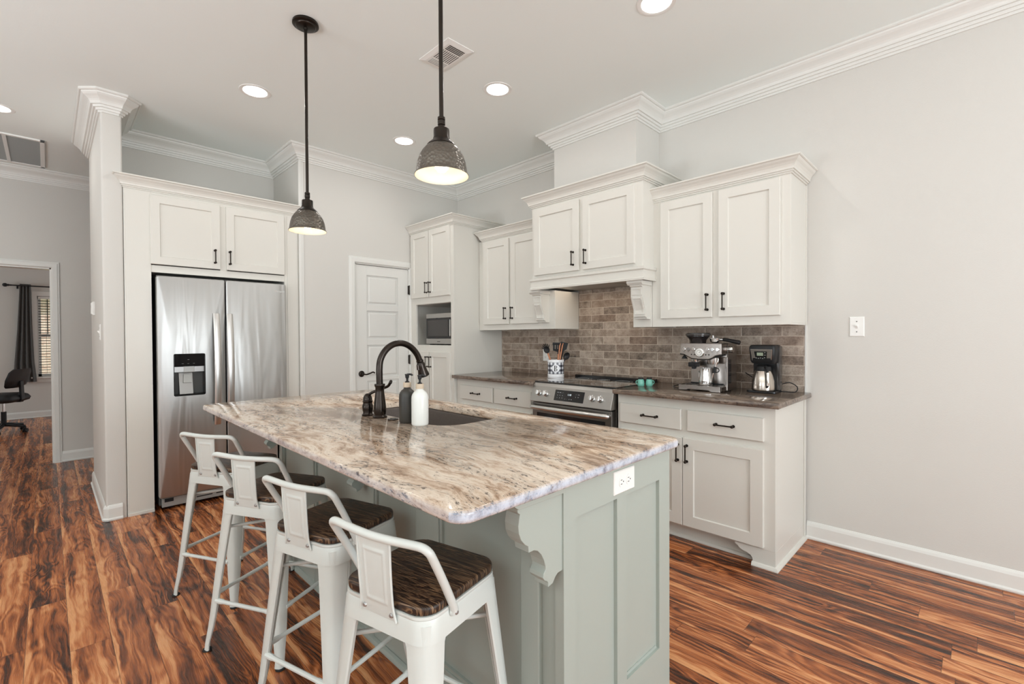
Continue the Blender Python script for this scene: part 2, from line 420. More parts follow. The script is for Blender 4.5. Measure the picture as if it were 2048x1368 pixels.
# acacia plank floor, planks run along x
def floor_mat():
    t = NT('acacia_floor'); co = t.coords()
    sep = t.n('ShaderNodeSeparateXYZ', {0: co}); x, y = sep.outputs[0], sep.outputs[1]
    PW, PL = .129, 1.21
    v = t.math('DIVIDE', t.math('SUBTRACT', y, .05), PW); row = t.math('FLOOR', v)
    rr = t.n('ShaderNodeTexWhiteNoise', {'W': row}, noise_dimensions='1D').outputs['Value']
    u = t.math('ADD', t.math('DIVIDE', x, PL), t.math('MULTIPLY', rr, 3.7)); col = t.math('FLOOR', u)
    fu = t.math('FRACT', u); fv = t.math('FRACT', v)
    du = t.math('MULTIPLY', t.math('MINIMUM', fu, t.math('SUBTRACT', 1.0, fu)), PL)
    dv = t.math('MULTIPLY', t.math('MINIMUM', fv, t.math('SUBTRACT', 1.0, fv)), PW)
    d = t.math('MINIMUM', du, dv)
    gap = t.n('ShaderNodeMapRange', {'Value': d, 'From Min': .0005, 'From Max': .0016, 'To Min': 1.0, 'To Max': 0.0}).outputs[0]
    wn = t.n('ShaderNodeTexWhiteNoise', {'Vector': t.n('ShaderNodeCombineXYZ', {0: col, 1: row}).outputs[0]}, noise_dimensions='3D')
    off = t.n('ShaderNodeVectorMath', {0: wn.outputs['Color'], 3: 13.0}, operation='SCALE').outputs[0]
    q = t.n('ShaderNodeVectorMath', {0: co, 1: off}, operation='ADD').outputs[0]
    wc = t.n('ShaderNodeTexNoise', {'Vector': t.mapping(q, (1.1, 3.2, 1), (11, 3, 0)), 'Scale': 2.4, 'Detail': 3}).outputs['Color']
    wv = t.n('ShaderNodeVectorMath', {0: wc, 1: (.5,.5,.5)}, operation='SUBTRACT').outputs[0]
    wv = t.n('ShaderNodeVectorMath', {0: wv, 1: (.30,.075,0)}, operation='MULTIPLY').outputs[0]
    q2 = t.n('ShaderNodeVectorMath', {0: q, 1: wv}, operation='ADD').outputs[0]
    big = t.noise(t.mapping(q2, (.75, 5.0, 1)), 1.5, 2, .5, .3)
    rings = t.math('SINE', t.math('MULTIPLY', big, 110))
    rm = t.noise(t.mapping(q, (1.2, 5, 1), (4, 4, 0)), 1.6, 2)
    rings = t.math('MULTIPLY', rings, t.math('MULTIPLY', t.math('SUBTRACT', rm, .22), .24))
    patch = t.noise(t.mapping(q2, (.75, 5.5, 1), (2, 8, 0)), 2.0, 4, .58, .5)
    streak = t.noise(t.mapping(q2, (.42, 19, 1), (5, 2, 0)), 2.0, 5, .62, .15)
    fine = t.noise(t.mapping(q2, (3, 150, 1)), 2.5, 3, .6)
    f = t.math('ADD', t.math('MULTIPLY', patch, 1.05), t.math('MULTIPLY', streak, 1.05))
    f = t.math('ADD', f, rings)
    f = t.math('ADD', f, t.math('MULTIPLY', fine, .20))
    f = t.math('ADD', f, t.math('MULTIPLY', t.math('SUBTRACT', wn.outputs['Value'], .5), .12))
    # pale sapwood running along one edge of many planks
    sap = t.noise(t.mapping(q, (1.1, .01, 1), (3, 9, 0)), 2.0, 3)
    sw = t.math('SUBTRACT', t.math('MULTIPLY', sap, .62), .17)
    se = t.n('ShaderNodeMapRange', {'Value': t.math('SUBTRACT', fv, sw), 'From Min': -.03, 'From Max': .03, 'To Min': .20, 'To Max': 0.0}).outputs[0]
    f = t.math('ADD', f, se)
    f = t.math('SUBTRACT', f, .675)
    c = t.ramp(f, [(.20, srgb(46,25,15)), (.34, srgb(92,47,24)), (.47, srgb(146,79,40)), (.60, srgb(186,110,62)), (.78, srgb(224,158,106))])
    c = t.mix(t.math('MULTIPLY', gap, .6), c, (*srgb(48,26,16), 1))
    t.base(c).p(rough=t.math('ADD', t.math('MULTIPLY', fine, .14), .2), spec=.5)
    hb = t.noise(t.mapping(q, (14, 40, 1)), 3, 3)
    t.bump(t.math('SUBTRACT', t.math('MULTIPLY', hb, .35), gap), .3, .003)
floor_mat()

# black-and-white buffalo check for the crock band
def check():
    t = NT('buffalo_check'); co = t.coords()
    s = t.n('ShaderNodeSeparateXYZ', {0: co})
    ang = t.math('ARCTAN2', s.outputs[1], s.outputs[0])
    u = t.math('GREATER_THAN', t.math('FRACT', t.math('MULTIPLY', ang, 12/(2*pi))), .5)
    v = t.math('GREATER_THAN', t.math('FRACT', t.math('MULTIPLY', s.outputs[2], 1/.038)), .5)
    f = t.math('ADD', u, v)
    t.base(t.ramp(t.math('MULTIPLY', f, .5), [(0, srgb(236,238,242)), (.3, srgb(120,122,130)), (.8, srgb(24,26,40))], 'CONSTANT')).p(rough=.3)
check()
# brick of the neighbouring house
t = NT('neighbor_brick'); co = t.coords()
b = t.n('ShaderNodeTexBrick', {'Vector': t.mapping(co, (1,1,1), (0,0,0), (0, radians(90), radians(90))), 'Color1': (*srgb(214,178,164),1), 'Color2': (*srgb(232,204,192),1), 'Mortar': (*srgb(235,225,215),1), 'Scale': 4.0})
t.base(b.outputs[0]).p(rough=.9)

# ================================================================== ROOM SHELL
YW = 3.37          # range wall
XP = -4.274        # pantry wall
XA = -4.935        # back of the fridge alcove
XH = -6.69         # hall wall
XO = -10.73        # office window wall
ZC = 2.955
FL = 2.95; BK = -3.85
WP = 'wall_paint'
def S(mb, name, mat=WP, **k): return struct(mb.build(name, mat, **k))

S(MB().box(XO-.15, BK-.1, -.1, FL+.1, YW+.12, 0), 'floor', 'acacia_floor')
S(MB().box(XH, BK-.1, ZC, FL+.1, YW+.12, ZC+.1), 'ceiling', 'ceiling_paint')
S(MB().box(XO-.15, BK-.1, 2.42, XH-.12, YW+.12, 2.52), 'ceiling_office', 'ceiling_paint')
S(MB().box(XH-.12, YW, 0, FL+.1, YW+.12, ZC), 'wall_right')
# partition beside the refrigerator, rounded nose
pp = rrect(XA-.55, .275, -4.288, .390, .012, 4)
S(MB().prism(pp, 0, ZC, lambda u, v, d: (u, v, d)), 'wall_partition', smooth=True)
S(MB().box(XA-.12, .38, 0, XA, 1.60, ZC), 'wall_alcove')
S(MB().box(XA-.02, 1.60, 0, XP-.11, 1.70, ZC), 'wall_alcove_return')
# pantry wall with its doorway
DY0, DY1, DZ = 2.112, 2.718, 1.992
S(MB().box(XP-.11, 1.60, 0, XP, DY0, ZC).box(XP-.11, DY1, 0, XP, YW, ZC).box(XP-.11, DY0, DZ, XP, DY1, ZC), 'wall_pantry')
# hall wall with the office doorway
OY1 = .035; OY0 = -.84; OZ = 1.99
S(MB().box(XH-.12, OY1, 0, XH, YW, ZC).box(XH-.12, BK, 0, XH, OY0, ZC).box(XH-.12, OY0, OZ, XH, OY1, ZC), 'wall_hall')
# office
WY0, WY1, WZ0, WZ1 = -.11, .80, .66, 1.96
S(MB().box(XO-.12, BK, 0, XO, WY0, 2.42).box(XO-.12, WY1, 0, XO, YW, 2.42).box(XO-.12, WY0, 0, XO, WY1, WZ0).box(XO-.12, WY0, WZ1, XO, WY1, 2.42), 'wall_office')
# walls behind the camera with the openings the daylight comes through
def wall_open_x(name, x0, x1, ops):
    mb = MB(); y = BK
    for a, b, z0, z1 in ops:
        mb.box(x0, y, 0, x1, a, ZC); mb.box(x0, a, 0, x1, b, z0); mb.box(x0, a, z1, x1, b, ZC); y = b
    mb.box(x0, y, 0, x1, YW, ZC); return S(mb, name)
wall_open_x('wall_front', FL, FL+.1, [(-2.65, -1.15, .6, 2.3), (.25, 2.15, .6, 2.3)])
mb = MB(); x = XO-.12
for a, b, z0, z1 in [(-3.4, -1.4, .4, 2.3), (-.2, 1.8, .4, 2.3)]:
    mb.box(x, BK-.1, 0, a, BK, ZC); mb.box(a, BK-.1, 0, b, BK, z0); mb.box(a, BK-.1, z1, b, BK, ZC); x = b
mb.box(x, BK-.1, 0, FL+.1, BK, ZC); S(mb, 'wall_left')
for k, (a, b) in enumerate([(-2.65, -1.15), (.25, 2.15)]):
    mb = MB(); 
    for yy in (a, (a+b)/2-.02, b-.04): mb.box(FL+.02, yy, .6, FL+.06, yy+.04, 2.3)
    for zz in (.6, 1.43, 2.26): mb.box(FL+.02, a, zz, FL+.06, b, zz+.04)
    S(mb, 'window_%d' % (k+2), 'trim_paint')
for k, (a, b) in enumerate([(-3.4, -1.4), (-.2, 1.8)]):
    mb = MB()
    for xx in (a, (a+b)/2-.02, b-.04): mb.box(xx, BK-.06, .4, xx+.04, BK-.02, 2.3)
    for zz in (.4, 1.3, 2.26): mb.box(a, BK-.06, zz, b, BK-.02, zz+.04)
    S(mb, 'window_%d' % (k+4), 'trim_paint')

# hood chase above the range
CX0, CX1 = -2.54, -1.772
S(MB().box(CX0, 3.03, 2.33, CX1, YW, ZC), 'wall_chase')
# tile
S(MB().box(-3.532, 3.358, .914, -.785, YW, 1.34).box(-2.535, 3.358, 1.34, -1.79, YW, 1.70), 'wall_tile', 'stone_tile')
S(MB().box(-.785, 3.355, .914, -.776, YW, 1.334), 'trim_tile_edge', 'trim_paint')

# room crown
def crown_prof(z0, h=.125, p=.11):
    P = [(0,0),(.009,0),(.011,.013),(.020,.013),(.023,.028),(.034,.028),(.037,.043),(.048,.043),(.049,.050),(.053,.060),(.060,.070),(.071,.080),(.084,.089),(.093,.099),(.096,.108),(.104,.108),(.110,.113),(.110,.125),(0,.125)]
    return [(a*p/.11, z0+b*h/.125) for a, b in P]
CP = crown_prof(2.831)
path = [(-5.485,.275),(-4.306,.275),(-4.288,.293),(-4.288,.372),(-4.306,.390),(XA,.390),(XA,1.60),(XP,1.60),(XP,YW),(CX0,YW),(CX0,3.03),(CX1,3.03),(CX1,YW),(FL,YW)]
S(sweep(path, CP, -1), 'trim_1', 'trim_paint')
S(sweep([(XH, BK), (XH, YW)], CP, -1), 'trim_2', 'trim_paint')
# baseboards
BP = [(0,0),(.018,0),(.022,.006),(.022,.014),(.014,.022),(.014,.085),(.010,.098),(.004,.108),(0,.110)]
S(sweep([(-.775,YW),(FL,YW)], BP, -1), 'baseboard_right', 'trim_paint')
S(sweep([(-5.485,.275),(-4.306,.275),(-4.288,.293),(-4.288,.365)], BP, -1), 'baseboard_partition', 'trim_paint')
S(sweep([(XH, OY1+.06), (XH, YW)], BP, -1), 'baseboard_hall', 'trim_paint')
S(sweep([(XO, BK), (XO, YW)], BP, -1), 'baseboard_office', 'trim_paint')
S(sweep([(XP, 1.60), (XP, 2.046)], BP, -1), 'baseboard_pantry', 'trim_paint')

# casings
def casing_x(x, y0, y1, z1, w=.062, t=.016):
    mb = MB()
    pr = [(0,0),(.006,0),(.010,.003),(.016,.010),(.016,w-.02),(.012,w-.012),(.012,w-.006),(.008,w),(0,w)]
    def leg(ya, sgn):
        return [[(x+o, ya+sgn*d, z) for o, d in pr] for z in (0, )]
    for ya, sgn in ((y1, 1), (y0, -1)):
        r0 = [(x+o, ya+sgn*d, 0) for o, d in pr]; r1 = [(x+o, ya+sgn*d, z1+d) for o, d in pr]
        mb.loft([r0, r1])
    r0 = [(x+o, y0-d, z1+d) for o, d in pr]; r1 = [(x+o, y1+d, z1+d) for o, d in pr]
    mb.loft([r0, r1]); return mb
S(casing_x(XP, DY0, DY1, DZ).box(XP-.11, DY0, 0, XP, DY0+.008, DZ).box(XP-.11, DY1-.008, 0, XP, DY1, DZ).box(XP-.11, DY0, DZ-.008, XP, DY1, DZ), 'trim_3', 'trim_paint')
S(casing_x(XH, OY0, OY1, OZ).box(XH-.12, OY1-.012, 0, XH, OY1, OZ).box(XH-.12, OY0, 0, XH, OY0+.012, OZ).box(XH-.12, OY0, OZ-.012, XH, OY1, OZ), 'trim_4', 'trim_paint')

# pantry door: five stacked panels
def pantry_door():
    F = Fr((XP-.012, DY0+.01, .008), '+x'); W = DY1-DY0-.02; Hh = DZ-.02
    mb = MB(); n = .0
    # rails and stiles around raised-in panels
    st = .118; zs = [.105, .43, .46+.01, .79, .83, 1.15, 1.18+.005, 1.50, 1.535, 1.87]
    pan = [(.10, .42), (.47, .77), (.81, 1.12), (1.165, 1.465), (1.505, 1.86)]
    pan = [(.11, .455), (.515, .83), (.90-.035, 1.185), (1.245, 1.525), (1.615-.03, 1.875)]
    fbox(mb, F, 0, 0, -.035, W, Hh, -.011)
    fbox(mb, F, 0, 0, -.008, st, Hh, 0); fbox(mb, F, W-st, 0, -.008, W, Hh, 0)
    prev = 0
    for a, b in pan + [(Hh, None)]:
        fbox(mb, F, st, prev, -.008, W-st, a, 0); prev = b
    for a, b in pan:
        mb.loft([[F(st+.018, a+.018, -.008), F(W-st-.018, a+.018, -.008), F(W-st-.018, b-.018, -.008), F(st+.018, b-.018, -.008)],
                 [F(st+.03, a+.03, -.002), F(W-st-.03, a+.03, -.002), F(W-st-.03, b-.03, -.002), F(st+.03, b-.03, -.002)]])
    d = struct(mb.build('door_1', 'trim_paint', bev=.002))
    d.location = (0,0,0)
    h = MB(); c = F(.055, .905, 0)
    h.lathe([(.001,0),(.030,0),(.031,.004),(.027,.009),(.014,.012),(.010,.018),(.010,.045),(.001,.047)], c, 20, 'x')
    h.tube(smooth_path([(c[0]+.04, c[1], c[2]), (c[0]+.045, c[1]+.03, c[2]-.006), (c[0]+.045, c[1]+.07, c[2]+.004), (c[0]+.045, c[1]+.10, c[2]+.014), (c[0]+.043, c[1]+.118, c[2]+.004)]), [.008]*17+[.0075]*8+[.006]*8 if False else .007, 10)
    h.build('door_handle', 'bronze', d, smooth=True)
    for z in (.20, 1.035, 1.765):
        MB().box(XP-.012, DY1-.012, z-.045, XP+.006, DY1+.004, z+.045).tube([(XP+.006, DY1-.003, z-.05), (XP+.006, DY1-.003, z+.05)], .006, 8).build('hinge', 'bronze', d)
pantry_door()

# office window, blind, curtain, rod, lawn and neighbour
mb = MB()
mb.box(XO-.08, WY0, WZ0, XO-.04, WY0+.04, WZ1).box(XO-.08, WY1-.04, WZ0, XO-.04, WY1, WZ1).box(XO-.08, WY0, WZ0, XO-.04, WY1, WZ0+.04).box(XO-.08, WY0, WZ1-.04, XO-.04, WY1, WZ1)
mb.box(XO-.08, WY0, 1.30, XO-.03, WY1, 1.345)
mb.box(XO, WY0-.06, WZ1, XO+.018, WY1+.06, WZ1+.07).box(XO, WY0-.06, WZ0, XO+.018, WY0, WZ1).box(XO, WY1, WZ0, XO+.018, WY1+.06, WZ1)
mb.box(XO-.03, WY0-.08, WZ0-.025, XO+.05, WY1+.08, WZ0).box(XO, WY0-.06, WZ0-.09, XO+.014, WY1+.06, WZ0-.025)
win = S(mb, 'window_1', 'trim_paint')
MB().box(XO-.064, WY0+.04, WZ0+.04, XO-.06, WY1-.04, WZ1-.04).build('pane', 'glass', win)
bl = thing('window_blind', 'dark horizontal slat blind hanging in the office window behind the curtain', 'blind', (XO-.02, .34, WZ1-.04))
MB().box(XO-.035, WY0+.01, WZ1-.045, XO-.003, WY1-.01, WZ1-.005).build('headrail', 'trim_paint', bl)
mb = MB(); z = WZ0+.06
while z < WZ1-.06:
    mb.add([(XO-.030, WY0+.012, z-.004), (XO-.030, WY1-.012, z-.004), (XO-.006, WY1-.012, z+.004), (XO-.006, WY0+.012, z+.004),
            (XO-.030, WY0+.012, z-.001), (XO-.030, WY1-.012, z-.001), (XO-.006, WY1-.012, z+.007), (XO-.006, WY0+.012, z+.007)],
           [(0,1,2,3),(7,6,5,4),(0,4,5,1),(1,5,6,2),(2,6,7,3),(3,7,4,0)])
    z += .043
mb.build('slats', 'blind_dark', bl)
for ya, yb, za in ((WY0+.10, WY0+.103, WZ0+.05), (WY1-.10, WY1-.097, WZ0+.05), (.0, .012, 1.345)):
    MB().box(XO-.020, ya, za, XO-.018, yb, WZ1-.04).build('cord', 'blind_dark', bl)

rd = thing('curtain_rod', 'black curtain rod with ball finial above the office window', 'curtain rod', (XO+.08, .3, 2.107))
MB().tube([(XO+.08, -.40, 2.107), (XO+.08, 1.1, 2.107)], .010, 10).build('rod', 'black_satin', rd, smooth=True)
MB().sphere((XO+.08, -.455, 2.107), .03, 14).lathe([(.012,0),(.02,.01),(.012,.02),(.012,.045)], (XO+.08, -.43, 2.107), 12, 'y').build('finial', 'black_satin', rd, smooth=True)
MB().box(XO, -.335, 2.06, XO+.01, -.315, 2.12).box(XO, -.33, 2.085, XO+.08, -.32, 2.095).build('bracket', 'black_satin', rd)
def curtain():
    rings = []; n = 40
    for z, y0, y1, a in ((2.135, -.30, -.175, .022), (2.0, -.305, -.175, .022), (1.4, -.335, -.165, .028), (.9, -.37, -.15, .034), (.64, -.385, -.128, .038), (.585, -.388, -.125, .038)):
        ring = []
        for k in range(n+1):
            tt = k/n; ring.append((XO+.065+a*sin(tt*pi*7+z*.3)*.8, y0+(y1-y0)*tt, z))
        back = [(p[0]-.004, p[1], p[2]) for p in reversed(ring)]
        rings.append(ring+back)
    o = MB().loft(rings).build('curtain', 'grey_fabric', smooth=True, ang=60)
    tag(o, 'long charcoal grey curtain panel hanging from the black rod in the office', 'curtain')
curtain()
S(MB().box(-26, -14, -.4, XO-.14, 14, -.3), 'ground_lawn', 'lawn')
nb = thing('neighbor_house', 'pinkish brick house seen through the office window blind', 'house', (-19, 2, -.3))
MB().box(-20, -6, -.3, -19, 10, 2.6).build('brick_wall', 'neighbor_brick', nb)
MB().prism([(-6.4,2.6),(10.4,2.6),(8,4.8),(-4,4.8)], -20.4, -18.6, lambda u, v, d: (d, u, v)).build('roof', 'dark_mark', nb)

# ================================================================== CABINETS
def cab_crown(path, ztop, h=.088, p=.062, side=-1):
    P = [(0,0),(.007,0),(.007,.010),(.014,.010),(.014,.020),(.021,.020),(.023,.032),(.028,.044),(.037,.056),(.047,.066),(.053,.076),(.058,.077),(.062,.080),(.062,.088),(0,.088)]
    return sweep(path, [(a*p/.062, ztop-h+b*h/.088) for a, b in P], side)
CB = 'cabinet_paint'
# ---- cabinet around the refrigerator
fc = thing('refrigerator_cabinet', 'white built-in cabinet with two doors framing the top of the steel refrigerator', 'cabinet', (-4.6, 1.0, 0))
X = -4.29
mb = MB()
mb.box(X-.02, .392, 0, X, .545, 2.36).box(XA, .525, 0, X-.02, .545, 2.36)
mb.box(X-.02, 1.470, 0, X, 1.598, 2.36).box(XA, 1.470, 0, X-.02, 1.49, 2.36)
mb.box(X-.02, .545, 1.757, X, 1.470, 1.81).box(X-.02, .545, 2.31, X, 1.470, 2.36).box(X-.02, .985, 1.81, X, 1.035, 2.31)
mb.box(XA, .545, 1.76, X-.02, 1.47, 1.78).box(XA, .392, 2.34, X-.02, 1.598, 2.36)
mb.build('frame', CB, fc, bev=.0015)
for ya, yb, za, dx in ((.400,.545,2.33,.004),(1.495,1.585,2.33,.004),(.392,.545,.02,.012)): MB().box(X, ya, 0, X+dx, yb, za).build('face_strip', CB, fc, bev=.001)
F = Fr((X, 0, 0), '+x')
for a, b, hu in ((.541, .983, .945), (1.026, 1.468, 1.048)):
    d = shaker(F, a, 1.816, b, 2.320, st=.056).build('door', CB, fc)
    pull(F, hu, 1.912, d)
cab_crown([(-4.30,.395),(X-.002,.395),(X-.002,1.598)], 2.430, side=-1).build('crown_molding', CB, fc)
S(MB().box(XP, 1.588, 0, XP+.010, 1.612, ZC-.125).box(XP, 1.612, 0, XP+.006, 1.63, ZC-.125), 'trim_5', 'trim_paint')

# ---- tall cabinet with the microwave niche
TX0, TX1, TY = XP+.004, -3.534, 2.735
tc = thing('tall_cabinet', 'tall white pantry cabinet with microwave niche in the kitchen corner', 'cabinet', (-3.9, 3.05, 0))
mb = MB()
mb.box(TX0, TY+.018, .09, TX0+.02, YW-.002, 2.345).box(TX1-.02, TY+.018, 0, TX1, YW-.002, 2.345)
for za, zb in ((1.602,1.622),(1.170,1.189),(2.33,2.344),(.09,.11)): mb.box(TX0+.02, TY+.018, za, TX1-.02, YW-.021, zb)
mb.box(TX0+.02, YW-.02, .11, TX1-.02, YW-.004, 2.33)
fy0, fy1 = TY-.002, TY+.018
mb.box(TX0, fy0, .09, TX0+.10, fy1, 2.345).box(TX1-.043, fy0, .0, TX1, fy1, 2.345)
mb.box(TX0+.10, fy0, 1.605, TX1-.043, fy1, 1.675).box(TX0+.10, fy0, 1.12, TX1-.043, fy1, 1.187).box(TX0+.10, fy0, 2.32, TX1-.043, fy1, 2.345).box(TX0+.10, fy0, .09, TX1-.043, fy1, .13)
mb.box(TX0, TY+.06, 0, TX1-.02, TY+.08, .09)
mb.build('frame', CB, tc, bev=.0015)
F = Fr((0, TY-.002, 0), '-y')
for a, b, z0, z1, hu, hv in ((-4.232, -3.922, 1.671, 2.336, -3.946, 1.766), (-3.912, -3.577, 1.671, 2.336, -3.884, 1.766),
                             (-4.232, -3.922, .125, 1.123, -3.946, 1.022), (-3.912, -3.577, .125, 1.123, -3.884, 1.022)):
    d = shaker(F, a, z0, b, z1, st=.052).build('door', CB, tc)
    pull(F, hu, hv, d)
cab_crown([(TX0, TY-.002), (TX1, TY-.002), (TX1, YW-.005)], 2.425).build('crown_molding', CB, tc)

# ---- microwave
mw = thing('microwave', 'stainless steel microwave sitting in the niche of the tall cabinet', 'microwave', (-3.81, 2.95, 1.19))
mx0, mx1, my, mz0, mz1 = -4.05, -3.585, 2.775, 1.192, 1.505
MB().box(mx0, my+.02, mz0+.008, mx1, 3.15, mz1).build('casing', 'black_satin', mw, bev=.003)
for za, zb in ((mz1-.045, mz1), (mz0+.008, mz0+.062)): MB().box(mx0, my, za, mx1, my+.02, zb).build('trim_panel', 'steel', mw, bev=.002)
dr = MB().box(mx0+.005, my-.002, mz0+.064, mx1-.01, my+.02, mz1-.047).build('door', 'black_gloss', mw, bev=.004)
MB().box(mx0+.035, my-.004, mz0+.085, mx1-.09, my-.002, mz1-.065).build('window', 'smoke_glass', dr)
MB().box(mx1-.045, my-.025, mz0+.085, mx1-.028, my-.002, mz1-.065).build('handle', 'chrome', dr, bev=.005)
MB().box(mx0+.19, my-.001, mz0+.03, mx0+.24, my, mz0+.036).build('badge', 'dark_mark', mw)
for xa in (mx0+.02, mx1-.05): MB().box(xa, my+.03, mz0-.002, xa+.03, 3.13, mz0+.008).build('foot', 'rubber', mw)

# ---- wall cabinets
UY = 3.035
def wall_cab(name, label, x0, x1, z0, z1, doors, ztop, crown_path):
    t = thing(name, label, 'cabinet', ((x0+x1)/2, 3.2, z0))
    mb = MB().box(x0, UY+.018, z0+.012, x1, YW-.002, z1)
    mb.box(x0, UY, z0, x1, UY+.018, z1)
    mb.box(x0, UY+.018, z0, x0+.018, YW-.002, z0+.012).box(x1-.018, UY+.018, z0, x1, YW-.002, z0+.012)
    mb.build('body', CB, t, bev=.0015)
    F = Fr((0, UY, 0), '-y')
    for a, b, c, d, hu, hv in doors:
        dd = shaker(F, a, c, b, d, st=.058).build('door', CB, t); pull(F, hu, hv, dd)
    cab_crown(crown_path, ztop).build('crown_molding', CB, t)
    return t
wc = wall_cab('wall_cabinet', 'white two-door wall cabinet at the right end above the coffee machines', -1.648, -.782, 1.334, 2.205,
         [(-1.578, -1.224, 1.39, 2.189, -1.252, 1.487), (-1.184, -.833, 1.39, 2.189, -1.150, 1.487)], 2.290,
         [(-1.648, UY), (-.782, UY), (-.782, YW-.004)])
MB().box(-.790, YW-.022, 1.334, -.775, YW-.003, 2.20).build('end_strip', CB, wc, bev=.001)
wall_cab('wall_cabinet', 'white two-door wall cabinet between the tall cabinet and the range hood', -3.465, -2.706, 1.334, 2.205,
         [(-3.430, -3.082, 1.387, 2.178, -3.122, 1.487), (-3.056, -2.722, 1.387, 2.178, -3.030, 1.487)], 2.288,
         [(-3.465, YW-.004), (-3.465, UY), (-2.706, UY)])
MB().box(-3.532, UY+.02, 1.334, -3.466, UY+.036, 2.205).build('filler_strip', CB, [o for o in COL.objects if o.name == 'wall_cabinet.001'][0])

# ---- range hood cabinet
HY = 2.88
hx0, hx1 = -2.655, -1.636
hc = thing('range_hood', 'white cabinet-style range hood with corbels above the stove', 'range hood', ((hx0+hx1)/2, 3.1, 1.334))
mb = MB().box(hx0, HY, 1.745, hx1, YW-.002, 2.335)
mb.box(hx0, HY, 1.665, hx1, HY+.02, 1.745).box(hx0, HY+.02, 1.665, hx0+.02, YW-.002, 1.745).box(hx1-.02, HY+.02, 1.665, hx1, YW-.002, 1.745)
mb.build('body', CB, hc, bev=.0015)
# the step moulding around the bottom
sweep([(hx0, YW-.004), (hx0, HY), (hx1, HY), (hx1, YW-.004)], [(0,1.655),(.016,1.655),(.018,1.668),(.010,1.676),(.010,1.722),(.020,1.730),(.020,1.746),(0,1.752)], -1).build('bottom_molding', CB, hc)
MB().box(hx0+.02, HY+.02, 1.672, hx1-.02, YW-.03, 1.684).build('liner', 'steel', hc)
MB().box(-2.36, 2.98, 1.668, -1.94, 3.22, 1.673).build('filter_grille', 'grille_grey', hc)
F = Fr((0, HY, 0), '-y')
for a, b, hu in ((-2.620, -2.163, -2.213), (-2.127, -1.690, -2.097)):
    d = shaker(F, a, 1.772, b, 2.308, st=.058).build('door', CB, hc); pull(F, hu, 1.866, d)
cab_crown([(hx0, YW-.004), (hx0, HY), (hx1, HY), (hx1, YW-.004)], 2.424, h=.092, p=.066).build('crown_molding', CB, hc)
for a, b in ((-2.704, -2.536), (-1.798, -1.650)):
    MB().box(a, UY-.004, 1.334, b, YW-.013, 1.660).build('support_panel', CB, hc, bev=.002)
def hood_corbel(cx):
    w = .046; y0 = UY-.004
    mb = MB()
    side = [(0,1.652),(.135,1.652),(.135,1.638),(.125,1.630),(.122,1.618),(.108,1.612),(.108,1.545),(.100,1.520),(.086,1.490),(.072,1.455),(.068,1.425),(.070,1.410),(.066,1.404),(.050,1.402),(.050,1.392),(0,1.390)]
    mb.prism(side, cx-w, cx+w, lambda u, v, d: (d, y0-u, v))
    mb.prism([(0,1.655),(.145,1.655),(.145,1.640),(.130,1.626),(0,1.626)], cx-w-.012, cx+w+.012, lambda u, v, d: (d, y0-u, v))
    # raised frames on the front: square above, tall panel below
    mb.box(cx-w+.006, y0-.113, 1.556, cx-w+.016, y0-.108, 1.604).box(cx+w-.016, y0-.113, 1.556, cx+w-.006, y0-.108, 1.604)
    mb.box(cx-w+.016, y0-.113, 1.556, cx+w-.016, y0-.108, 1.564).box(cx-w+.016, y0-.113, 1.596, cx+w-.016, y0-.108, 1.604)
    cur = [(.108,1.545),(.100,1.520),(.086,1.490),(.072,1.455),(.068,1.425)]
    for s0, s1 in ((-w+.006, -w+.016), (w-.016, w-.006)):
        poly = [(a+.005, b) for a, b in cur] + [(a-.002, b) for a, b in reversed(cur)]
        mb.prism(poly, cx+s0, cx+s1, lambda u, v, d: (d, y0-u, v))
    mb.box(cx-w+.016, y0-.112, 1.532, cx+w-.016, y0-.103, 1.543)
    mb.box(cx-w+.010, y0-.078, 1.424, cx+w-.010, y0-.066, 1.432)
    mb.build('corbel', CB, hc)
hood_corbel(-2.645); hood_corbel(-1.708)

area('hood_lamp', (-2.15, 3.10, 1.655), (0, 0, 0), .8, .3, 1.3, (1, .82, .62))
# ---- base cabinets
BY = 2.765
def base_cab(name, label, x0, x1, drawers, doors, feet=False, right_side=False):
    t = thing(name, label, 'cabinet', ((x0+x1)/2, 3.05, 0))
    mb = MB().box(x0, BY+.018, .10, x1, YW-.016, .882)
    mb.box(x0, BY, .10, x1, BY+.018, .882)
    mb.box(x0+.001, BY+.07, 0, x1-.021, BY+.088, .10)
    if right_side: mb.box(x1-.02, BY+.018, 0, x1, YW-.016, .10)
    mb.build('body', CB, t, bev=.0015)
    F = Fr((0, BY, 0), '-y')
    for a, b, z0, z1 in drawers:
        d = slab(F, a, z0, b, z1).build('drawer', CB, t); pull(F, (a+b)/2+.010, (z0+z1)/2, d, vert=False)
    for a, b, z0, z1, hu in doors:
        d = shaker(F, a, z0, b, z1, st=.066).build('door', CB, t); pull(F, hu, .557, d)
    return t
brc = base_cab('base_cabinet', 'white base cabinet with two drawers and two doors under the coffee machines', -1.758, -.782,
         [(-1.733, -1.304, .694, .822), (-1.264, -.837, .694, .822)], [(-1.733, -1.2955, .113, .650, -1.321), (-1.2915, -.838, .113, .650, -1.264)], right_side=True)
def foot(x_in, x_out):
    s = 1 if x_out > x_in else -1; w = abs(x_out-x_in)
    P = [(0, .10), (.0, .088), (.012, .086), (.022, .074), (.040, .064), (.062, .060), (.080, .052), (.092, .038), (.094, .026), (.090, .020), (.090, 0), (w, 0), (w, .10)]
    return MB().prism([(x_in+s*u, v) for u, v in P], BY, BY+.02, lambda u, v, d: (u, d, v))
foot(-.99, -.782).build('bracket_foot', CB, brc)
foot(-1.55, -1.758).build('bracket_foot', CB, brc)
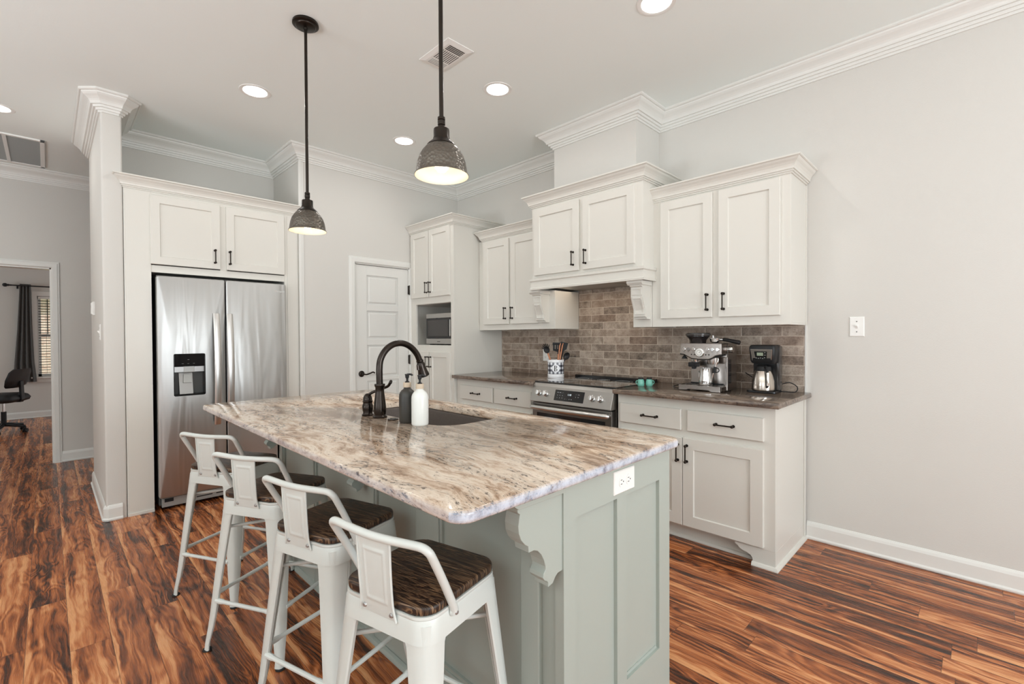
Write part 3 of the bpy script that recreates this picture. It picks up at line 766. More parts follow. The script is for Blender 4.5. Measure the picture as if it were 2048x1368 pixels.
sweep([(-.90, BY+.001), (-.782, BY+.001), (-.782, YW-.016)], [(0,0),(.016,0),(.016,.006),(.010,.018),(0,.022)], -1).build('shoe_molding', CB, brc)
sweep([(-1.758, BY+.07), (-.80, BY+.07)], [(0,0),(.014,0),(.014,.006),(.009,.016),(0,.020)], -1).build('toe_shoe_molding', CB, brc)
MB().box(-.7815, YW-.05, .022, -.776, YW-.016, .882).build('end_strip', CB, brc, bev=.001)
base_cab('base_cabinet', 'white base cabinet with two drawers between the tall cabinet and the range', -3.530, -2.530,
         [(-3.462, -3.016, .694, .822), (-2.990, -2.556, .694, .822)], [(-3.462, -3.005, .113, .650, -3.03), (-3.0, -2.556, .113, .650, -2.975)])

# ---- countertops on the range wall
def slab_top(x0, y0, x1, y1, z0=.884, z1=.914, r=.006, e=.004):
    rings = []
    for ins, z in ((e, z0), (0, z0+e), (0, z1-e), (e*.4, z1-e*.4), (e, z1)):
        rings.append([(x, y, z) for x, y in rrect(x0+ins, y0+ins, x1-ins, y1-ins, max(r-ins, .001), 4)])
    return MB().loft(rings)
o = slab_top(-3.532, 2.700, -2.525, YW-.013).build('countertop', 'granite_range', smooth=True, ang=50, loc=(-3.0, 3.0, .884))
tag(o, 'dark polished granite countertop between the tall cabinet and the range', 'countertop')
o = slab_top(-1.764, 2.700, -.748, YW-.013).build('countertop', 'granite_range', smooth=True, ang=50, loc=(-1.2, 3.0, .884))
tag(o, 'grey-brown granite countertop holding the coffee machines right of the range', 'countertop')

# ================================================================== ISLAND
SG = 'sage_paint'
ix0, ix1, iy0, iy1 = -2.935, -.775, .957, 1.545
isl = thing('kitchen_island', 'sage green kitchen island cabinet with corbels and panelled end', 'kitchen island', (-1.85, 1.25, 0))
MB().box(ix0+.02, iy0+.018, 0, ix1-.02, iy1-.02, .66).box(ix0+.02, iy0+.018, .66, ix1-.02, iy0+.04, .882).box(ix0+.02, iy1-.03, .66, ix1-.02, iy1-.02, .882).build('body', SG, isl)
# end panels (flat frame with two recessed fields) facing +x and -x
def end_panel(x, sgn):
    mb = MB(); xa, xb = x, x-sgn*.012; xc = x-sgn*.03
    yy = [(.957, 1.010), (1.212, 1.266), (1.472, 1.545)]
    for a, b in yy: mb.box(xb, a, 0, xa, b, .882)
    for a, b in ((1.010, 1.212), (1.266, 1.472)):
        mb.box(xb, a, .783, xa, b, .882); mb.box(xb, a, 0, xa, b, .205)
        # quarter bevel at the bottom of each field
        mb.prism([(a, .205), (b, .205), (b-.010, .215), (a+.010, .215)], xb, xb+sgn*.003, lambda u, v, d: (d, u, v))
    mb.box(xc, .957, 0, xb, 1.545, .882)
    return mb.build('end_panel', SG, isl)
end_panel(ix1, 1); end_panel(ix0, -1)
# seating face: stiles, rails and recessed fields
mb = MB(); yf = iy0+.018
stiles = [(-2.935, -2.86), (-2.50, -2.41), (-1.93, -1.79), (-1.475, -1.335), (-.935, -.865)]
for a, b in stiles: mb.box(a, iy0, .0, b, yf+.002, .882)
mb.box(ix0, iy0+.002, .0, ix1-.014, yf+.002, .125)
mb.build('seating_face_trim', SG, isl, bev=.003)
mb = MB()
for i in range(len(stiles)):
    a = stiles[i][1]; b = stiles[i+1][0] if i < len(stiles)-1 else None
    if b is None: continue
    mb.box(a, iy0+.008, .125, a+.012, yf+.002, .882).box(b-.012, iy0+.008, .125, b, yf+.002, .882).box(a, iy0+.008, .125, b, yf+.002, .137)
mb.build('bead_molding', SG, isl)
sweep([(ix0, iy1), (ix0, iy0), (ix1, iy0), (ix1, iy1)], [(0,0),(.016,0),(.016,.006),(.011,.018),(0,.022)], -1).build('shoe_molding', SG, isl)
# kitchen side doors
F = Fr((0, iy1-.02, 0), '+y')
for k, (a, b) in enumerate(((.80, 1.30), (1.31, 1.81), (1.83, 2.33), (2.34, 2.90))):
    d = shaker(F, a, .12, b, .86, st=.06).build('door', SG, isl); pull(F, b-.03 if k % 2 == 0 else a+.03, .75, d)
def island_corbel(cx):
    w = .024; y0 = iy0+.002
    side = [(0,.882),(.178,.882),(.178,.870),(.170,.862),(.168,.852),(.160,.846),(.163,.835),(.166,.818),(.164,.800),(.156,.782),(.144,.768),(.132,.760),(.130,.744),
            (.112,.744),(.098,.738),(.084,.724),(.074,.706),(.068,.688),(.068,.680),(.076,.672),(.078,.662),(.072,.654),(.062,.648),(.058,.642),(.058,.632),(.040,.636),(.030,.648),(.020,.655),(0,.656)]
    mb = MB().prism(side, cx-w, cx+w, lambda u, v, d: (d, y0-u, v))
    mb.prism([(0,.882),(.186,.882),(.186,.872),(.172,.862),(0,.862)], cx-w-.008, cx+w+.008, lambda u, v, d: (d, y0-u, v))
    mb.build('corbel', SG, isl, bev=.0015)
island_corbel(-.804); island_corbel(-1.852); island_corbel(-2.905)

# granite top with the sink cut-out
def island_top():
    n = 8
    O = lambda ins, z: [(x, y, z) for x, y in rrect(-2.975+ins, .585+ins, -.745-ins, 1.585-ins, .045-ins, n)]
    I = lambda ins, z: [(x, y, z) for x, y in rrect(-2.29-ins, 1.105-ins, -1.505+ins, 1.47+ins, .11+ins, n)]
    rings = [I(0, .886), I(0, .911), I(.003, .914), O(.009, .914), O(.004, .9125), O(.001, .909), O(0, .904), O(0, .894), O(.001, .889), O(.004, .8855), O(.009, .884), I(.003, .884)]
    N = len(rings[0]); vs = [p for r in rings for p in r]; fs = []
    for i in range(len(rings)):
        a = i*N; b = ((i+1) % len(rings))*N
        for j in range(N):
            k = (j+1) % N; fs.append((a+j, a+k, b+k, b+j))
    o = MB().add(vs, fs).build('island_countertop', 'granite_island', smooth=True, ang=50, loc=(-1.86, 1.085, .884))
    tag(o, 'large cream and brown granite slab topping the sage island', 'countertop')
island_top()
# undermount sink
def sink():
    R = lambda ins, z, r=.09: [(x, y, z) for x, y in rrect(-2.285+ins, 1.110+ins, -1.510-ins, 1.465-ins, r, 6)]
    rings = [R(-.02, .872), R(-.02, .883), R(.004, .883), R(.008, .87), R(.012, .72), R(.03, .695), R(.13, .69, .03), R(.13, .680, .03), R(.02, .68), R(.0, .72), R(-.003, .872)]
    N = len(rings[0]); vs = [p for r in rings for p in r]; fs = []
    for i in range(len(rings)-1):
        for j in range(N):
            k = (j+1) % N; fs.append((i*N+j, i*N+k, (i+1)*N+k, (i+1)*N+j))
    fs.append(tuple(range(7*N, 8*N))[::-1]); fs = [f for f in fs]
    t = thing('kitchen_sink', 'dark brown undermount sink basin set into the island granite', 'sink', (-1.91, 1.285, .68))
    MB().add(vs, fs[:-1]).box(-2.16, 1.23, .684, -1.66, 1.34, .690).build('basin', 'sink_composite', t, smooth=True)
    MB().lathe([(.001,0),(.045,0),(.047,.003),(.035,.003),(.03,.001),(.001,.001)], (-1.91, 1.285, .6905), 24).build('drain', 'chrome', t, smooth=True)
sink()

# outlet on the island end
def outlet(name, label, F, u, v, horizontal=False, mat='white_plastic'):
    t = thing(name, label, 'outlet', F(u, v, 0))
    w, h = (.057, .035) if horizontal else (.035, .057)
    slab(F, u-w, v-h, u+w, v+h, t=.006, e=.003).build('cover_plate', mat, t)
    for s in (-1, 1):
        du, dv = (s*.0195, 0) if horizontal else (0, s*.0195)
        mb = MB(); c = [(u+du+.0165*cos(a*pi/12)*(1 if not horizontal else .88), v+dv+.0165*sin(a*pi/12)*(.88 if not horizontal else 1)) for a in range(24)]
        mb.prism(c, .006, .0075, lambda a, b, d: F(a, b, d)); rc = mb.build('receptacle', mat, t)
        mk = MB()
        for q in (-1, 1):
            if horizontal: fbox(mk, F, u+du-.002-.004, v+dv+q*.006-.001, .0075, u+du-.002+.004, v+dv+q*.006+.001, .0078)
            else: fbox(mk, F, u+du+q*.006-.001, v+dv+.002-.004, .0075, u+du+q*.006+.001, v+dv+.002+.004, .0078)
        if horizontal: fbox(mk, F, u+du+.006, v+dv-.002, .0075, u+du+.010, v+dv+.002, .0078)
        else: fbox(mk, F, u+du-.002, v+dv-.010, .0075, u+du+.002, v+dv-.006, .0078)
        mk.build('slots', 'dark_mark', rc)
    return t
outlet('electrical_outlet', 'white double outlet mounted sideways on the sage island end', Fr((ix1, 0, 0), '+x'), 1.247, .832, True)
outlet('electrical_outlet', 'pale wall outlet on the stone tile behind the utensil crock', Fr((0, 3.358, 0), '-y'), -2.925, 1.095)

# ================================================================== SWITCHES
def switch(name, label, F, u, v):
    t = thing(name, label, 'light switch', F(u, v, 0))
    slab(F, u-.036, v-.058, u+.036, v+.058, t=.006, e=.004).build('cover_plate', 'white_plastic', t)
    mb = MB(); mb.loft([[F(u-.005, v-.011, .006), F(u+.005, v-.011, .006), F(u+.005, v+.011, .006), F(u-.005, v+.011, .006)],
                        [F(u-.004, v+.004, .018), F(u+.004, v+.004, .018), F(u+.004, v+.011, .017), F(u-.004, v+.011, .017)]]); mb.build('toggle', 'white_plastic', t)
    mb = MB()
    for s in (-1, 1): mb.lathe([(.001,0),(.003,0),(.003,-.001),(.001,-.001)], F(u, v+s*.030, .006), 8, 'y')
    mb.build('screws', 'dark_mark', t)
switch('light_switch', 'single toggle switch plate on the blank wall right of the cabinets', Fr((0, YW, 0), '-y'), -.523, 1.320)
switch('light_switch', 'toggle switch on the hall side of the white partition by the refrigerator', Fr((0, .275, 0), '-y'), -4.53, 1.318)
t = thing('thermostat', 'small white thermostat on the hall side of the partition above the switch', 'thermostat', (-5.10, .275, 1.516))
F = Fr((-5.10, .275, 1.516), '-y')
slab(F, -.035, -.055, .035, .055, t=.022, e=.012).build('casing', 'white_plastic', t)
MB().add([F(-.012,.005,.0222), F(.012,.005,.0222), F(.012,.025,.0222), F(-.012,.025,.0222)], [(0,1,2,3)]).build('display', 'lcd', t)

# ================================================================== CEILING THINGS
def downlight(x, y, label):
    t = thing('recessed_light', label, 'ceiling light', (x, y, ZC), 'recessed ceiling lights')
    MB().lathe([(.074,.03),(.074,-.001),(.082,-.004),(.096,-.003),(.098,0),(.098,.004),(.074,.03)], (x, y, ZC), 36, cap=False).build('trim_ring', 'white_plastic', t, smooth=True)
    MB().lathe([(.0005,.0),(.074,.0),(.074,.002),(.0005,.002)], (x, y, ZC-.002), 32).build('lens', 'can_glow', t)
    area('recessed_lamp', (x, y, ZC-.012), (0, 0, 0), .14, .14, 4.5, (1, .98, .95), 'DISK')
downlight(-3.515, 1.028, 'round recessed ceiling light above the refrigerator, left of the pendants')
downlight(-3.515, 2.195, 'round recessed ceiling light near the pantry door, smallest of the lit ones')
downlight(-2.341, 2.197, 'round recessed ceiling light between the air vent and the hood')
downlight(-1.172, 2.203, 'round recessed ceiling light cut off by the top edge of the photo')
downlight(-5.06, -.245, 'recessed ceiling light in the hall at the far left edge')

def vent():
    cx, cy = -2.272, 1.713
    t = thing('ceiling_vent', 'white square supply air vent with slotted louvers beside the right pendant', 'vent', (cx, cy, ZC))
    h = .143
    mb = MB(); o = [(-h, -.095-.0), (h, -.095), (h, .095), (-h, .095)]
    W, L = .145, .095
    # frame
    mb.loft([[(cx-W, cy-L, ZC), (cx+W, cy-L, ZC), (cx+W, cy+L, ZC), (cx-W, cy+L, ZC)], [(cx-W, cy-L, ZC-.004), (cx+W, cy-L, ZC-.004), (cx+W, cy+L, ZC-.004), (cx-W, cy+L, ZC-.004)],
             [(cx-W+.03, cy-L+.025, ZC-.010), (cx+W-.03, cy-L+.025, ZC-.010), (cx+W-.03, cy+L-.025, ZC-.010), (cx-W+.03, cy+L-.025, ZC-.010)]])
    mb.build('frame', 'white_plastic', t)
    mb = MB()
    for k in range(4):
        x = cx+.062+k*.013; mb.box(x, cy-.055, ZC-.0112, x+.007, cy+.055, ZC-.0102)
    mb.build('dark_slots', 'dark_mark', t)
    mb = MB()
    for k in range(9):
        y = cy-.056+k*.0135; mb.box(cx-.05, y, ZC-.0112, cx+.05, y+.004, ZC-.0102)
    mb.build('middle_slots', 'dark_mark', t)
    mb = MB()
    for k in range(4):
        x = cx-.110+k*.013; mb.box(x, cy-.055, ZC-.0115, x+.004, cy+.055, ZC-.0102)
    mb.build('louvers', 'grille_grey', t)
vent()
t = thing('return_air_grille', 'large return air grille in the hall ceiling at the left edge', 'vent', (-6.06, -.35, ZC))
mb = MB(); x0, x1, y0, y1 = -6.50, -5.63, -.75, .005
mb.box(x0, y0, ZC-.012, x0+.03, y1, ZC).box(x1-.03, y0, ZC-.012, x1, y1, ZC).box(x0, y1-.03, ZC-.012, x1, y1, ZC).box(x0, y0, ZC-.012, x1, y0+.03, ZC)
mb.build('frame', 'white_plastic', t, bev=.002)
mb = MB()
for k in (1, 2, 3): yy = y1-.03-k*.21; mb.box(x0+.03, yy-.012, ZC-.011, x1-.03, yy+.012, ZC-.001)
mb.build('crossbars', 'white_plastic', t)
mb = MB(); x = x0+.035
while x < x1-.035: mb.box(x, y0+.03, ZC-.006, x+.006, y1-.03, ZC-.002); x += .013
mb.box(x0+.03, y0+.03, ZC-.002, x1-.03, y1-.03, ZC-.001)
mb.build('louvers', 'grille_grey', t)

# ================================================================== PENDANTS
def pendant(x, y, label):
    t = thing('pendant_light', label, 'pendant lamp', (x, y, ZC), 'pendant lights over the island')
    z = 1.845
    MB().lathe([(.001,0),(.064,0),(.066,-.006),(.066,-.014),(.060,-.018),(.052,-.019),(.050,-.024),(.044,-.028),(.012,-.030),(.010,-.040),(.001,-.040)], (x, y, ZC), 32).build('canopy', 'bronze', t, smooth=True)
    MB().tube([(x, y, ZC-.03), (x, y, z+.185)], .0078, 12).build('rod', 'bronze', t, smooth=True)
    k = 1.0
    MB().lathe([(.001,.205),(.013,.205),(.0135,.196),(.011,.194),(.0135,.192),(.0135,.178),(.011,.176),(.0125,.172),(.0125,.164),(.027,.163),(.028,.158),(.028,.134),(.030,.130),(.030,.127),(.034,.121),(.046,.111),(.052,.104),(.050,.102),(.001,.102)], (x, y, z), 28).build('socket_cap', 'bronze', t, smooth=True)
    # hammered dome, a thin shell: bronze outside, ivory inside
    out = [(.046,.106),(.056,.098),(.068,.083),(.078,.066),(.085,.045),(.089,.022),(.091,.006),(.0955,.001),(.096,-.002)]
    MB().lathe(out, (x, y, z), 40, cap=False).build('shade', 'hammered', t, smooth=True)
    inn = [(.095,-.002),(.089,.006),(.087,.022),(.083,.045),(.076,.065),(.066,.081),(.054,.096),(.044,.103),(.012,.104)]
    MB().lathe(inn, (x, y, z), 40, cap=False).build('shade_lining', 'shade_inner', t, smooth=True, label='glowing ivory inside of the shade')
    MB().lathe([(.001,.102),(.013,.100),(.013,.075),(.020,.060),(.026,.042),(.024,.026),(.014,.014),(.001,.011)], (x, y, z), 20).build('bulb', 'bulb_glow', t, smooth=True)
    l = bpy.data.lights.new('pendant_lamp', 'POINT'); l.energy = 1.7; l.color = (1, .91, .78); l.shadow_soft_size = .02
    o = bpy.data.objects.new('pendant_lamp', l); COL.objects.link(o); o.location = (x, y, z+.025)
pendant(-2.562, 1.0, 'bronze pendant lamp with hammered dome, the farther of the two by the refrigerator')
pendant(-1.357, 1.0, 'bronze pendant lamp with hammered dome, the nearer of the two beside the air vent')

# ================================================================== REFRIGERATOR
def holed_plate(F, outer, inner, n0, n1, e=.006, ro=.012, ri=.012):
    ou = lambda ins, n: [F(a, b, n) for a, b in rrect(outer[0]+ins, outer[1]+ins, outer[2]-ins, outer[3]-ins, ro, 5)]
    inn = lambda ins, n: [F(a, b, n) for a, b in rrect(inner[0]+ins, inner[1]+ins, inner[2]-ins, inner[3]-ins, ri, 5)]
    rings = [inn(0, n0), inn(0, n1), ou(e, n1), ou(e*.3, n1-e*.3), ou(0, n1-e), ou(0, n0)]
    N = len(rings[0]); vs = [p for r in rings for p in r]; fs = []
    for i in range(len(rings)):
        a = i*N; b = ((i+1) % len(rings))*N
        for j in range(N): fs.append((a+j, a+(j+1) % N, b+(j+1) % N, b+j))
    return MB().add(vs, fs)
def plate(F, u0, v0, u1, v1, n0, n1, e=.006, r=.012):
    R = lambda ins, n: [F(a, b, n) for a, b in rrect(u0+ins, v0+ins, u1-ins, v1-ins, r, 5)]
    return MB().loft([R(0, n0), R(0, n1-e), R(e*.3, n1-e*.3), R(e, n1)])

fr = thing('refrigerator', 'side-by-side stainless steel refrigerator with water dispenser in the left door', 'refrigerator', (-4.55, 1.01, 0))
F = Fr((-4.22, 0, 0), '+x')
MB().box(XA+.02, .572, .03, -4.285, 1.455, 1.738).build('body', 'fridge_side', fr, bev=.004)
ld = holed_plate(F, (.566, .098, .998, 1.726), (.660, .838, .862, 1.155), -.060, 0).build('door', 'fridge_steel', fr, smooth=True, ang=30, label='left door with the dispenser')
rdr = plate(F, 1.006, .098, 1.458, 1.726, -.060, 0).build('door', 'fridge_steel', fr, smooth=True, ang=30, label='right door')
def fridge_handle(u, door):
    rings = []; N = 24
    for i in range(N+1):
        tt = i/N; z = .598+.865*tt; b = .014+.040*sin(pi*tt)**.8
        wdt = .022
        rings.append([F(u-wdt, z, b-.011), F(u+wdt, z, b-.011), F(u+wdt, z, b), F(u+wdt*.6, z, b+.004), F(u-wdt*.6, z, b+.004), F(u-wdt, z, b)])
    mb = MB().loft(rings)
    fbox(mb, F, u-.02, .598, 0, u+.02, .622, .012); fbox(mb, F, u-.02, 1.439, 0, u+.02, 1.463, .012)
    mb.build('handle', 'handle_steel', door, smooth=True)
fridge_handle(.936, ld); fridge_handle(1.002+.024, rdr)
# dispenser
dp = thing
dsp = MB(); fbox(dsp, F, .660, .838, -.070, .862, 1.155, -.066)
fbox(dsp, F, .660, .838, -.066, .666, 1.155, -.004); fbox(dsp, F, .856, .838, -.066, .862, 1.155, -.004)
fbox(dsp, F, .660, .838, -.066, .862, .852, -.004)
dso = dsp.build('dispenser', 'black_gloss', fr, label='black glossy water and ice dispenser niche')
mb = MB(); mb.loft([[F(.662, 1.058, -.030), F(.860, 1.058, -.030), F(.860, 1.153, -.002), F(.662, 1.153, -.002)], [F(.662, 1.058, -.066), F(.860, 1.058, -.066), F(.860, 1.153, -.066), F(.662, 1.153, -.066)]])
mb.build('control_panel', 'black_gloss', dso)
for ua, ub in ((.664,.728),(.794,.856)):
    mb = MB(); fbox(mb, F, ua, 1.016, -.05, ub, 1.056, -.028); mb.build('trim_band', 'steel_dark', dso)
mb = MB(); fbox(mb, F, .728, 1.014, -.05, .794, 1.058, -.024); mb.build('chute', 'grille_grey', dso, bev=.002)
mb = MB(); mb.loft([[F(.700, .852, -.025), F(.786, .852, -.025), F(.786, 1.012, -.058), F(.700, 1.012, -.058)], [F(.700, .852, -.064), F(.786, .852, -.064), F(.786, 1.012, -.064), F(.700, 1.012, -.064)]]); mb.build('back_plate', 'steel_dark', dso)
mb = MB(); mb.loft([[F(.724, .935, -.030), F(.778, .935, -.030), F(.774, .998, -.045), F(.728, .998, -.045)], [F(.724, .935, -.036), F(.778, .935, -.036), F(.774, .998, -.051), F(.728, .998, -.051)]]); mb.build('paddle', 'grille_grey', dso, bev=.001)
for q, (a, b) in enumerate(((.72, 1.085), (.755, 1.085), (.79, 1.085), (.755, 1.115))):
    mb = MB(); fbox(mb, F, a-.006, b-.006, -.021+.01*(b>1.1), a+.006, b-.005, -.019+.01*(b>1.1)); mb.build('icon', 'grille_grey', dso)
# toe grille
mb = MB(); fbox(mb, F, .585, .022, -.06, 1.450, .088, -.035); mb.build('base_grille', 'grille_grey', fr, bev=.003)
mb = MB()
for k in range(5):
    fbox(mb, F, .80+k*.13, .048, -.036, .80+k*.13+.105, .056, -.034); fbox(mb, F, .80+k*.13, .066, -.036, .80+k*.13+.105, .074, -.034)
fbox(mb, F, .600, .058, -.036, .655, .084, -.033); mb.build('grille_slots', 'black_satin', fr)
for ya in (.64, 1.40): MB().lathe([(.001,-.02),(.022,-.02),(.022,.02),(.001,.02)], (-4.30, ya, .022), 16, 'y').box(-4.9, ya-.02, 0, -4.85, ya+.02, .031).build('roller', 'rubber', fr)
text_mesh('Whirlpool', .020, F, 1.405, 1.663, .0005, 'badge', 'chrome', fr, .0006)

# ================================================================== RANGE
rg = thing('range', 'stainless steel slide-in electric range with black glass cooktop', 'stove', (-2.15, 3.02, 0))
rx0, rx1 = -2.521, -1.776
MB().box(rx0, 2.775, .02, rx1, 3.335, .905).build('body', 'steel_dark', rg, bev=.003)
MB().box(rx0-.002, 2.76, .905, rx1+.002, 3.30, .919).build('cooktop', 'dark_glass', rg, bev=.003)
MB().box(rx0-.002, 3.28, .905, rx1+.002, 3.345, .937).build('rear_trim', 'black_gloss', rg, bev=.004)
mb = MB()
for cx, cy, r in ((-2.34, 2.92, .10), (-1.96, 2.92, .11), (-2.34, 3.14, .08), (-1.96, 3.14, .08), (-2.15, 3.17, .05)):
    for rr in (r, r*.7): mb.lathe([(rr-.0008,.9192),(rr-.0008,.9196),(rr+.0008,.9196),(rr+.0008,.9192)], (cx, cy, 0), 40, cap=False)
mb.build('burner_rings', 'grille_grey', rg)
CP0, CP1 = (2.700, .770), (2.738, .884)   # control panel (y,z) bottom and top
panel = MB().prism([(CP0[0], CP0[1]), (CP1[0], CP1[1]), (2.768, .912), (2.80, .912), (2.80, .765), (2.70, .765)], rx0, rx1, lambda u, v, d: (d, u, v)).build('control_panel', 'steel', rg, bev=.002)
def PF(x, s, n):   # s along the tilted panel 0..1
    y = CP0[0]+(CP1[0]-CP0[0])*s; z = CP0[1]+(CP1[1]-CP0[1])*s
    ny, nz = -.9487, .3162
    return (x, y+ny*n, z+nz*n)
def pbox(x0, s0, x1, s1, n0, n1):
    return MB().add([PF(x0,s0,n0),PF(x1,s0,n0),PF(x1,s1,n0),PF(x0,s1,n0),PF(x0,s0,n1),PF(x1,s0,n1),PF(x1,s1,n1),PF(x0,s1,n1)], [(0,3,2,1),(4,5,6,7),(0,1,5,4),(1,2,6,5),(2,3,7,6),(3,0,4,7)])
dspl = pbox(-2.283, .18, -2.012, .86, 0, .0015).build('display', 'black_gloss', panel)
def ptext(s, size, x, sv, mat='digit_white'):
    class T:
        def __call__(q, u, v, n): return PF(x+u, sv+v/.12, .0016+n*.3)
    return text_mesh(s, size, T(), 0, 0, 0, 'digits', mat, dspl, .0003)
ptext('1:18', .020, -2.145, .60, 'display_glow')
for a, sv, s in ((-2.255,.70,'BAKE'),(-2.232,.70,'BROIL'),(-2.208,.70,'1'),(-2.255,.52,'4'),(-2.232,.52,'5'),(-2.208,.52,'6'),(-2.255,.36,'7'),(-2.232,.36,'8'),(-2.208,.36,'9'),(-2.18,.32,'+'),(-2.16,.32,'-'),(-2.14,.32,'0'),(-2.12,.32,'OFF'),(-2.085,.66,'1'),(-2.060,.66,'START'),(-2.085,.50,'2'),(-2.062,.50,'OFF')):
    if s in ('+','-','0','1','2','4','5','6','7','8','9'): ptext(s, .008, a, sv)
    else: ptext(s, .0055, a, sv)
for x in (-2.443, -2.373, -1.941, -1.872):
    mb = MB(); c = PF(x, .54, 0)
    ax = Vector((0, -.9487, .3162)); ux = Vector((1,0,0)); vx = ax.cross(ux)
    rings = []
    for r, h in ((.0005,.0),(.024,0),(.024,.004),(.019,.006),(.018,.024),(.016,.028),(.0005,.0285)):
        rings.append([tuple(Vector(c)+ux*(r*cos(2*pi*k/20))+vx*(r*sin(2*pi*k/20))+ax*h) for k in range(20)])
    mb.loft(rings); kb = mb.build('knob', 'chrome', panel, smooth=True)
    mb = MB(); p = [Vector(c)+ux*a+vx*b+ax*h for a, b, h in ((-.004,-.018,.02),(.004,-.018,.02),(.004,.018,.02),(-.004,.018,.02),(-.004,-.017,.034),(.004,-.017,.034),(.004,.017,.034),(-.004,.017,.034))]
    mb.add([tuple(q) for q in p], [(0,3,2,1),(4,5,6,7),(0,1,5,4),(1,2,6,5),(2,3,7,6),(3,0,4,7)]); mb.build('grip', 'chrome', kb)
od = MB().box(rx0+.006, 2.722, .26, rx1-.006, 2.775, .756).build('oven_door', 'steel_dark', rg, bev=.004)
MB().box(-2.465, 2.7195, .34, -1.835, 2.7225, .680).build('window', 'black_gloss', od)
hp = smooth_path([(rx0+.035, 2.715, .724), (rx0+.04, 2.685, .724), (-2.3, 2.668, .724), (-2.15, 2.665, .724), (-2.0, 2.668, .724), (rx1-.04, 2.685, .724), (rx1-.035, 2.715, .724)], 6)
MB().tube(hp, .0185, 14).build('handle', 'handle_steel', od, smooth=True)
MB().box(rx0+.006, 2.725, .06, rx1-.006, 2.775, .25).build('storage_drawer', 'steel', rg, bev=.004)
for xa in (rx0+.03, rx1-.07): MB().box(xa, 2.80, 0, xa+.04, 3.30, .02).build('foot', 'rubber', rg)

# ================================================================== COUNTER THINGS, RANGE WALL
GZ = .914
def crock():
    cx, cy = -2.607, 3.12
    t = thing('utensil_crock', 'white ceramic crock with black buffalo check and letter B holding cooking utensils', 'crock', (cx, cy, GZ))
    MB().lathe([(.001,0),(.069,0),(.071,.004),(.071,.016),(.069,.018),(.071,.021),(.0705,.030),(.069,.032),(.069,.134),(.072,.136),(.0725,.152),(.070,.156),(.066,.156),(.064,.150),(.064,.012),(.001,.012)], (cx, cy, GZ), 40).build('body', 'white_ceramic', t, smooth=True)
    MB().lathe([(.0690,.034),(.0698,.036),(.0698,.131),(.0690,.133)], (cx, cy, GZ), 40, cap=False).build('check_band', 'buffalo_check', t, smooth=True)
    a0 = math.atan2(-cy, -cx)
    def W(u, v, n): a = a0 + u/.07; return (cx+(.070+n)*cos(a), cy+(.070+n)*sin(a), GZ+.084+v)
    rings = [[W(r*cos(2*pi*k/32), r*sin(2*pi*k/32), .0006) for k in range(32)] for r in (.0005, .010, .020, .028, .034)]
    MB().loft(rings, cap=False).build('medallion', 'white_ceramic', t, smooth=True)
    mb = MB()
    def poly(pts): n = len(pts); mb.add([W(a, b, .0012) for a, b in pts], [tuple(range(n))])
    poly([(-.012,-.024),(-.004,-.024),(-.004,.024),(-.012,.024)]); poly([(-.016,.022),(-.004,.022),(-.004,.024),(-.016,.024)]); poly([(-.016,-.024),(-.004,-.024),(-.004,-.022),(-.016,-.022)])
    for cv, hh, ww in ((.0125, .0115, .012), (-.012, .012, .0145)):
        for k in range(12):
            t0, t1 = -pi/2+pi*k/12, -pi/2+pi*(k+1)/12
            def P(a, f): th = .0012+.0058*max(0, cos(a))**1.2; return ((-.001)+(ww-(0 if f else th))*cos(a)+.002*0, cv+(hh-(0 if f else min(th, .0016+.002*max(0, cos(a)))))*sin(a))
            poly([P(t0, 0), P(t0, 1), P(t1, 1), P(t1, 0)])
    poly([(-.001,.0225),(-.001,.024),(.001,.024),(.001,.0225)])
    mb.build('letter', 'black_satin', t)
crock()
def utensil(name, label, base, tip, head, hl, mat_h='copper_wood'):
    t = thing(name, label, 'kitchen utensil', base, 'utensils in the crock')
    B = Vector(base); T = Vector(tip); d = (T-B).normalized()
    view = Vector((-B.x, -B.y, 0)).normalized(); s = d.cross(view).normalized(); n = s.cross(d)
    L = (T-B).length
    MB().tube([B, B+d*(L-hl)], [.006, .0075], 10).build('handle', mat_h, t, smooth=True)
    def Q(a, b, c=0): return tuple(B + d*(L-hl+b) + s*a + n*c)
    mb = head(Q); mb.build('head', 'black_plastic', t, smooth=True, ang=50)
    return t
def plate_head(outline, th=.0035, curve=0):
    def h(Q):
        n = len(outline)
        return MB().add([Q(a, b, curve*b*b*40) for a, b in outline]+[Q(a, b, curve*b*b*40-th) for a, b in outline], [tuple(range(n)), tuple(reversed(range(n, 2*n)))]+[(i, (i+1) % n, n+(i+1) % n, n+i) for i in range(n)])
    return h
def spoon_head(a, b0, b1, depth):
    def h(Q):
        rings = []
        mb = MB(); mb.tube([Q(0, -.03), Q(0, b0+.01)], .005, 8)
        bc = (b0+b1)/2; hb = (b1-b0)/2
        for r, z in ((.02, -depth), (.5, -depth*.75), (.85, -depth*.3), (1, 0), (.97, .002), (.8, -depth*.3+.002), (.45, -depth*.75+.003), (.02, -depth+.003)):
            rings.append([Q(a*r*cos(2*pi*k/20), bc+hb*r*sin(2*pi*k/20), z) for k in range(20)])
        return mb.loft(rings)
    return h
def fork_head(Q):
    mb = spoon_head(.026, 0, .062, .012)(Q)
    for k in range(6):
        a = radians(-62+k*25); mb.tube([Q(.022*sin(a), .035+.024*cos(a)), Q(.034*sin(a), .040+.042*cos(a), .003), Q(.036*sin(a), .042+.046*cos(a), .012)], [.0045, .0035, .0025], 8)
    return mb
c0 = (-2.607, 3.12, .935)
def off(dx, dy, z): return (c0[0]+dx, c0[1]+dy, z)
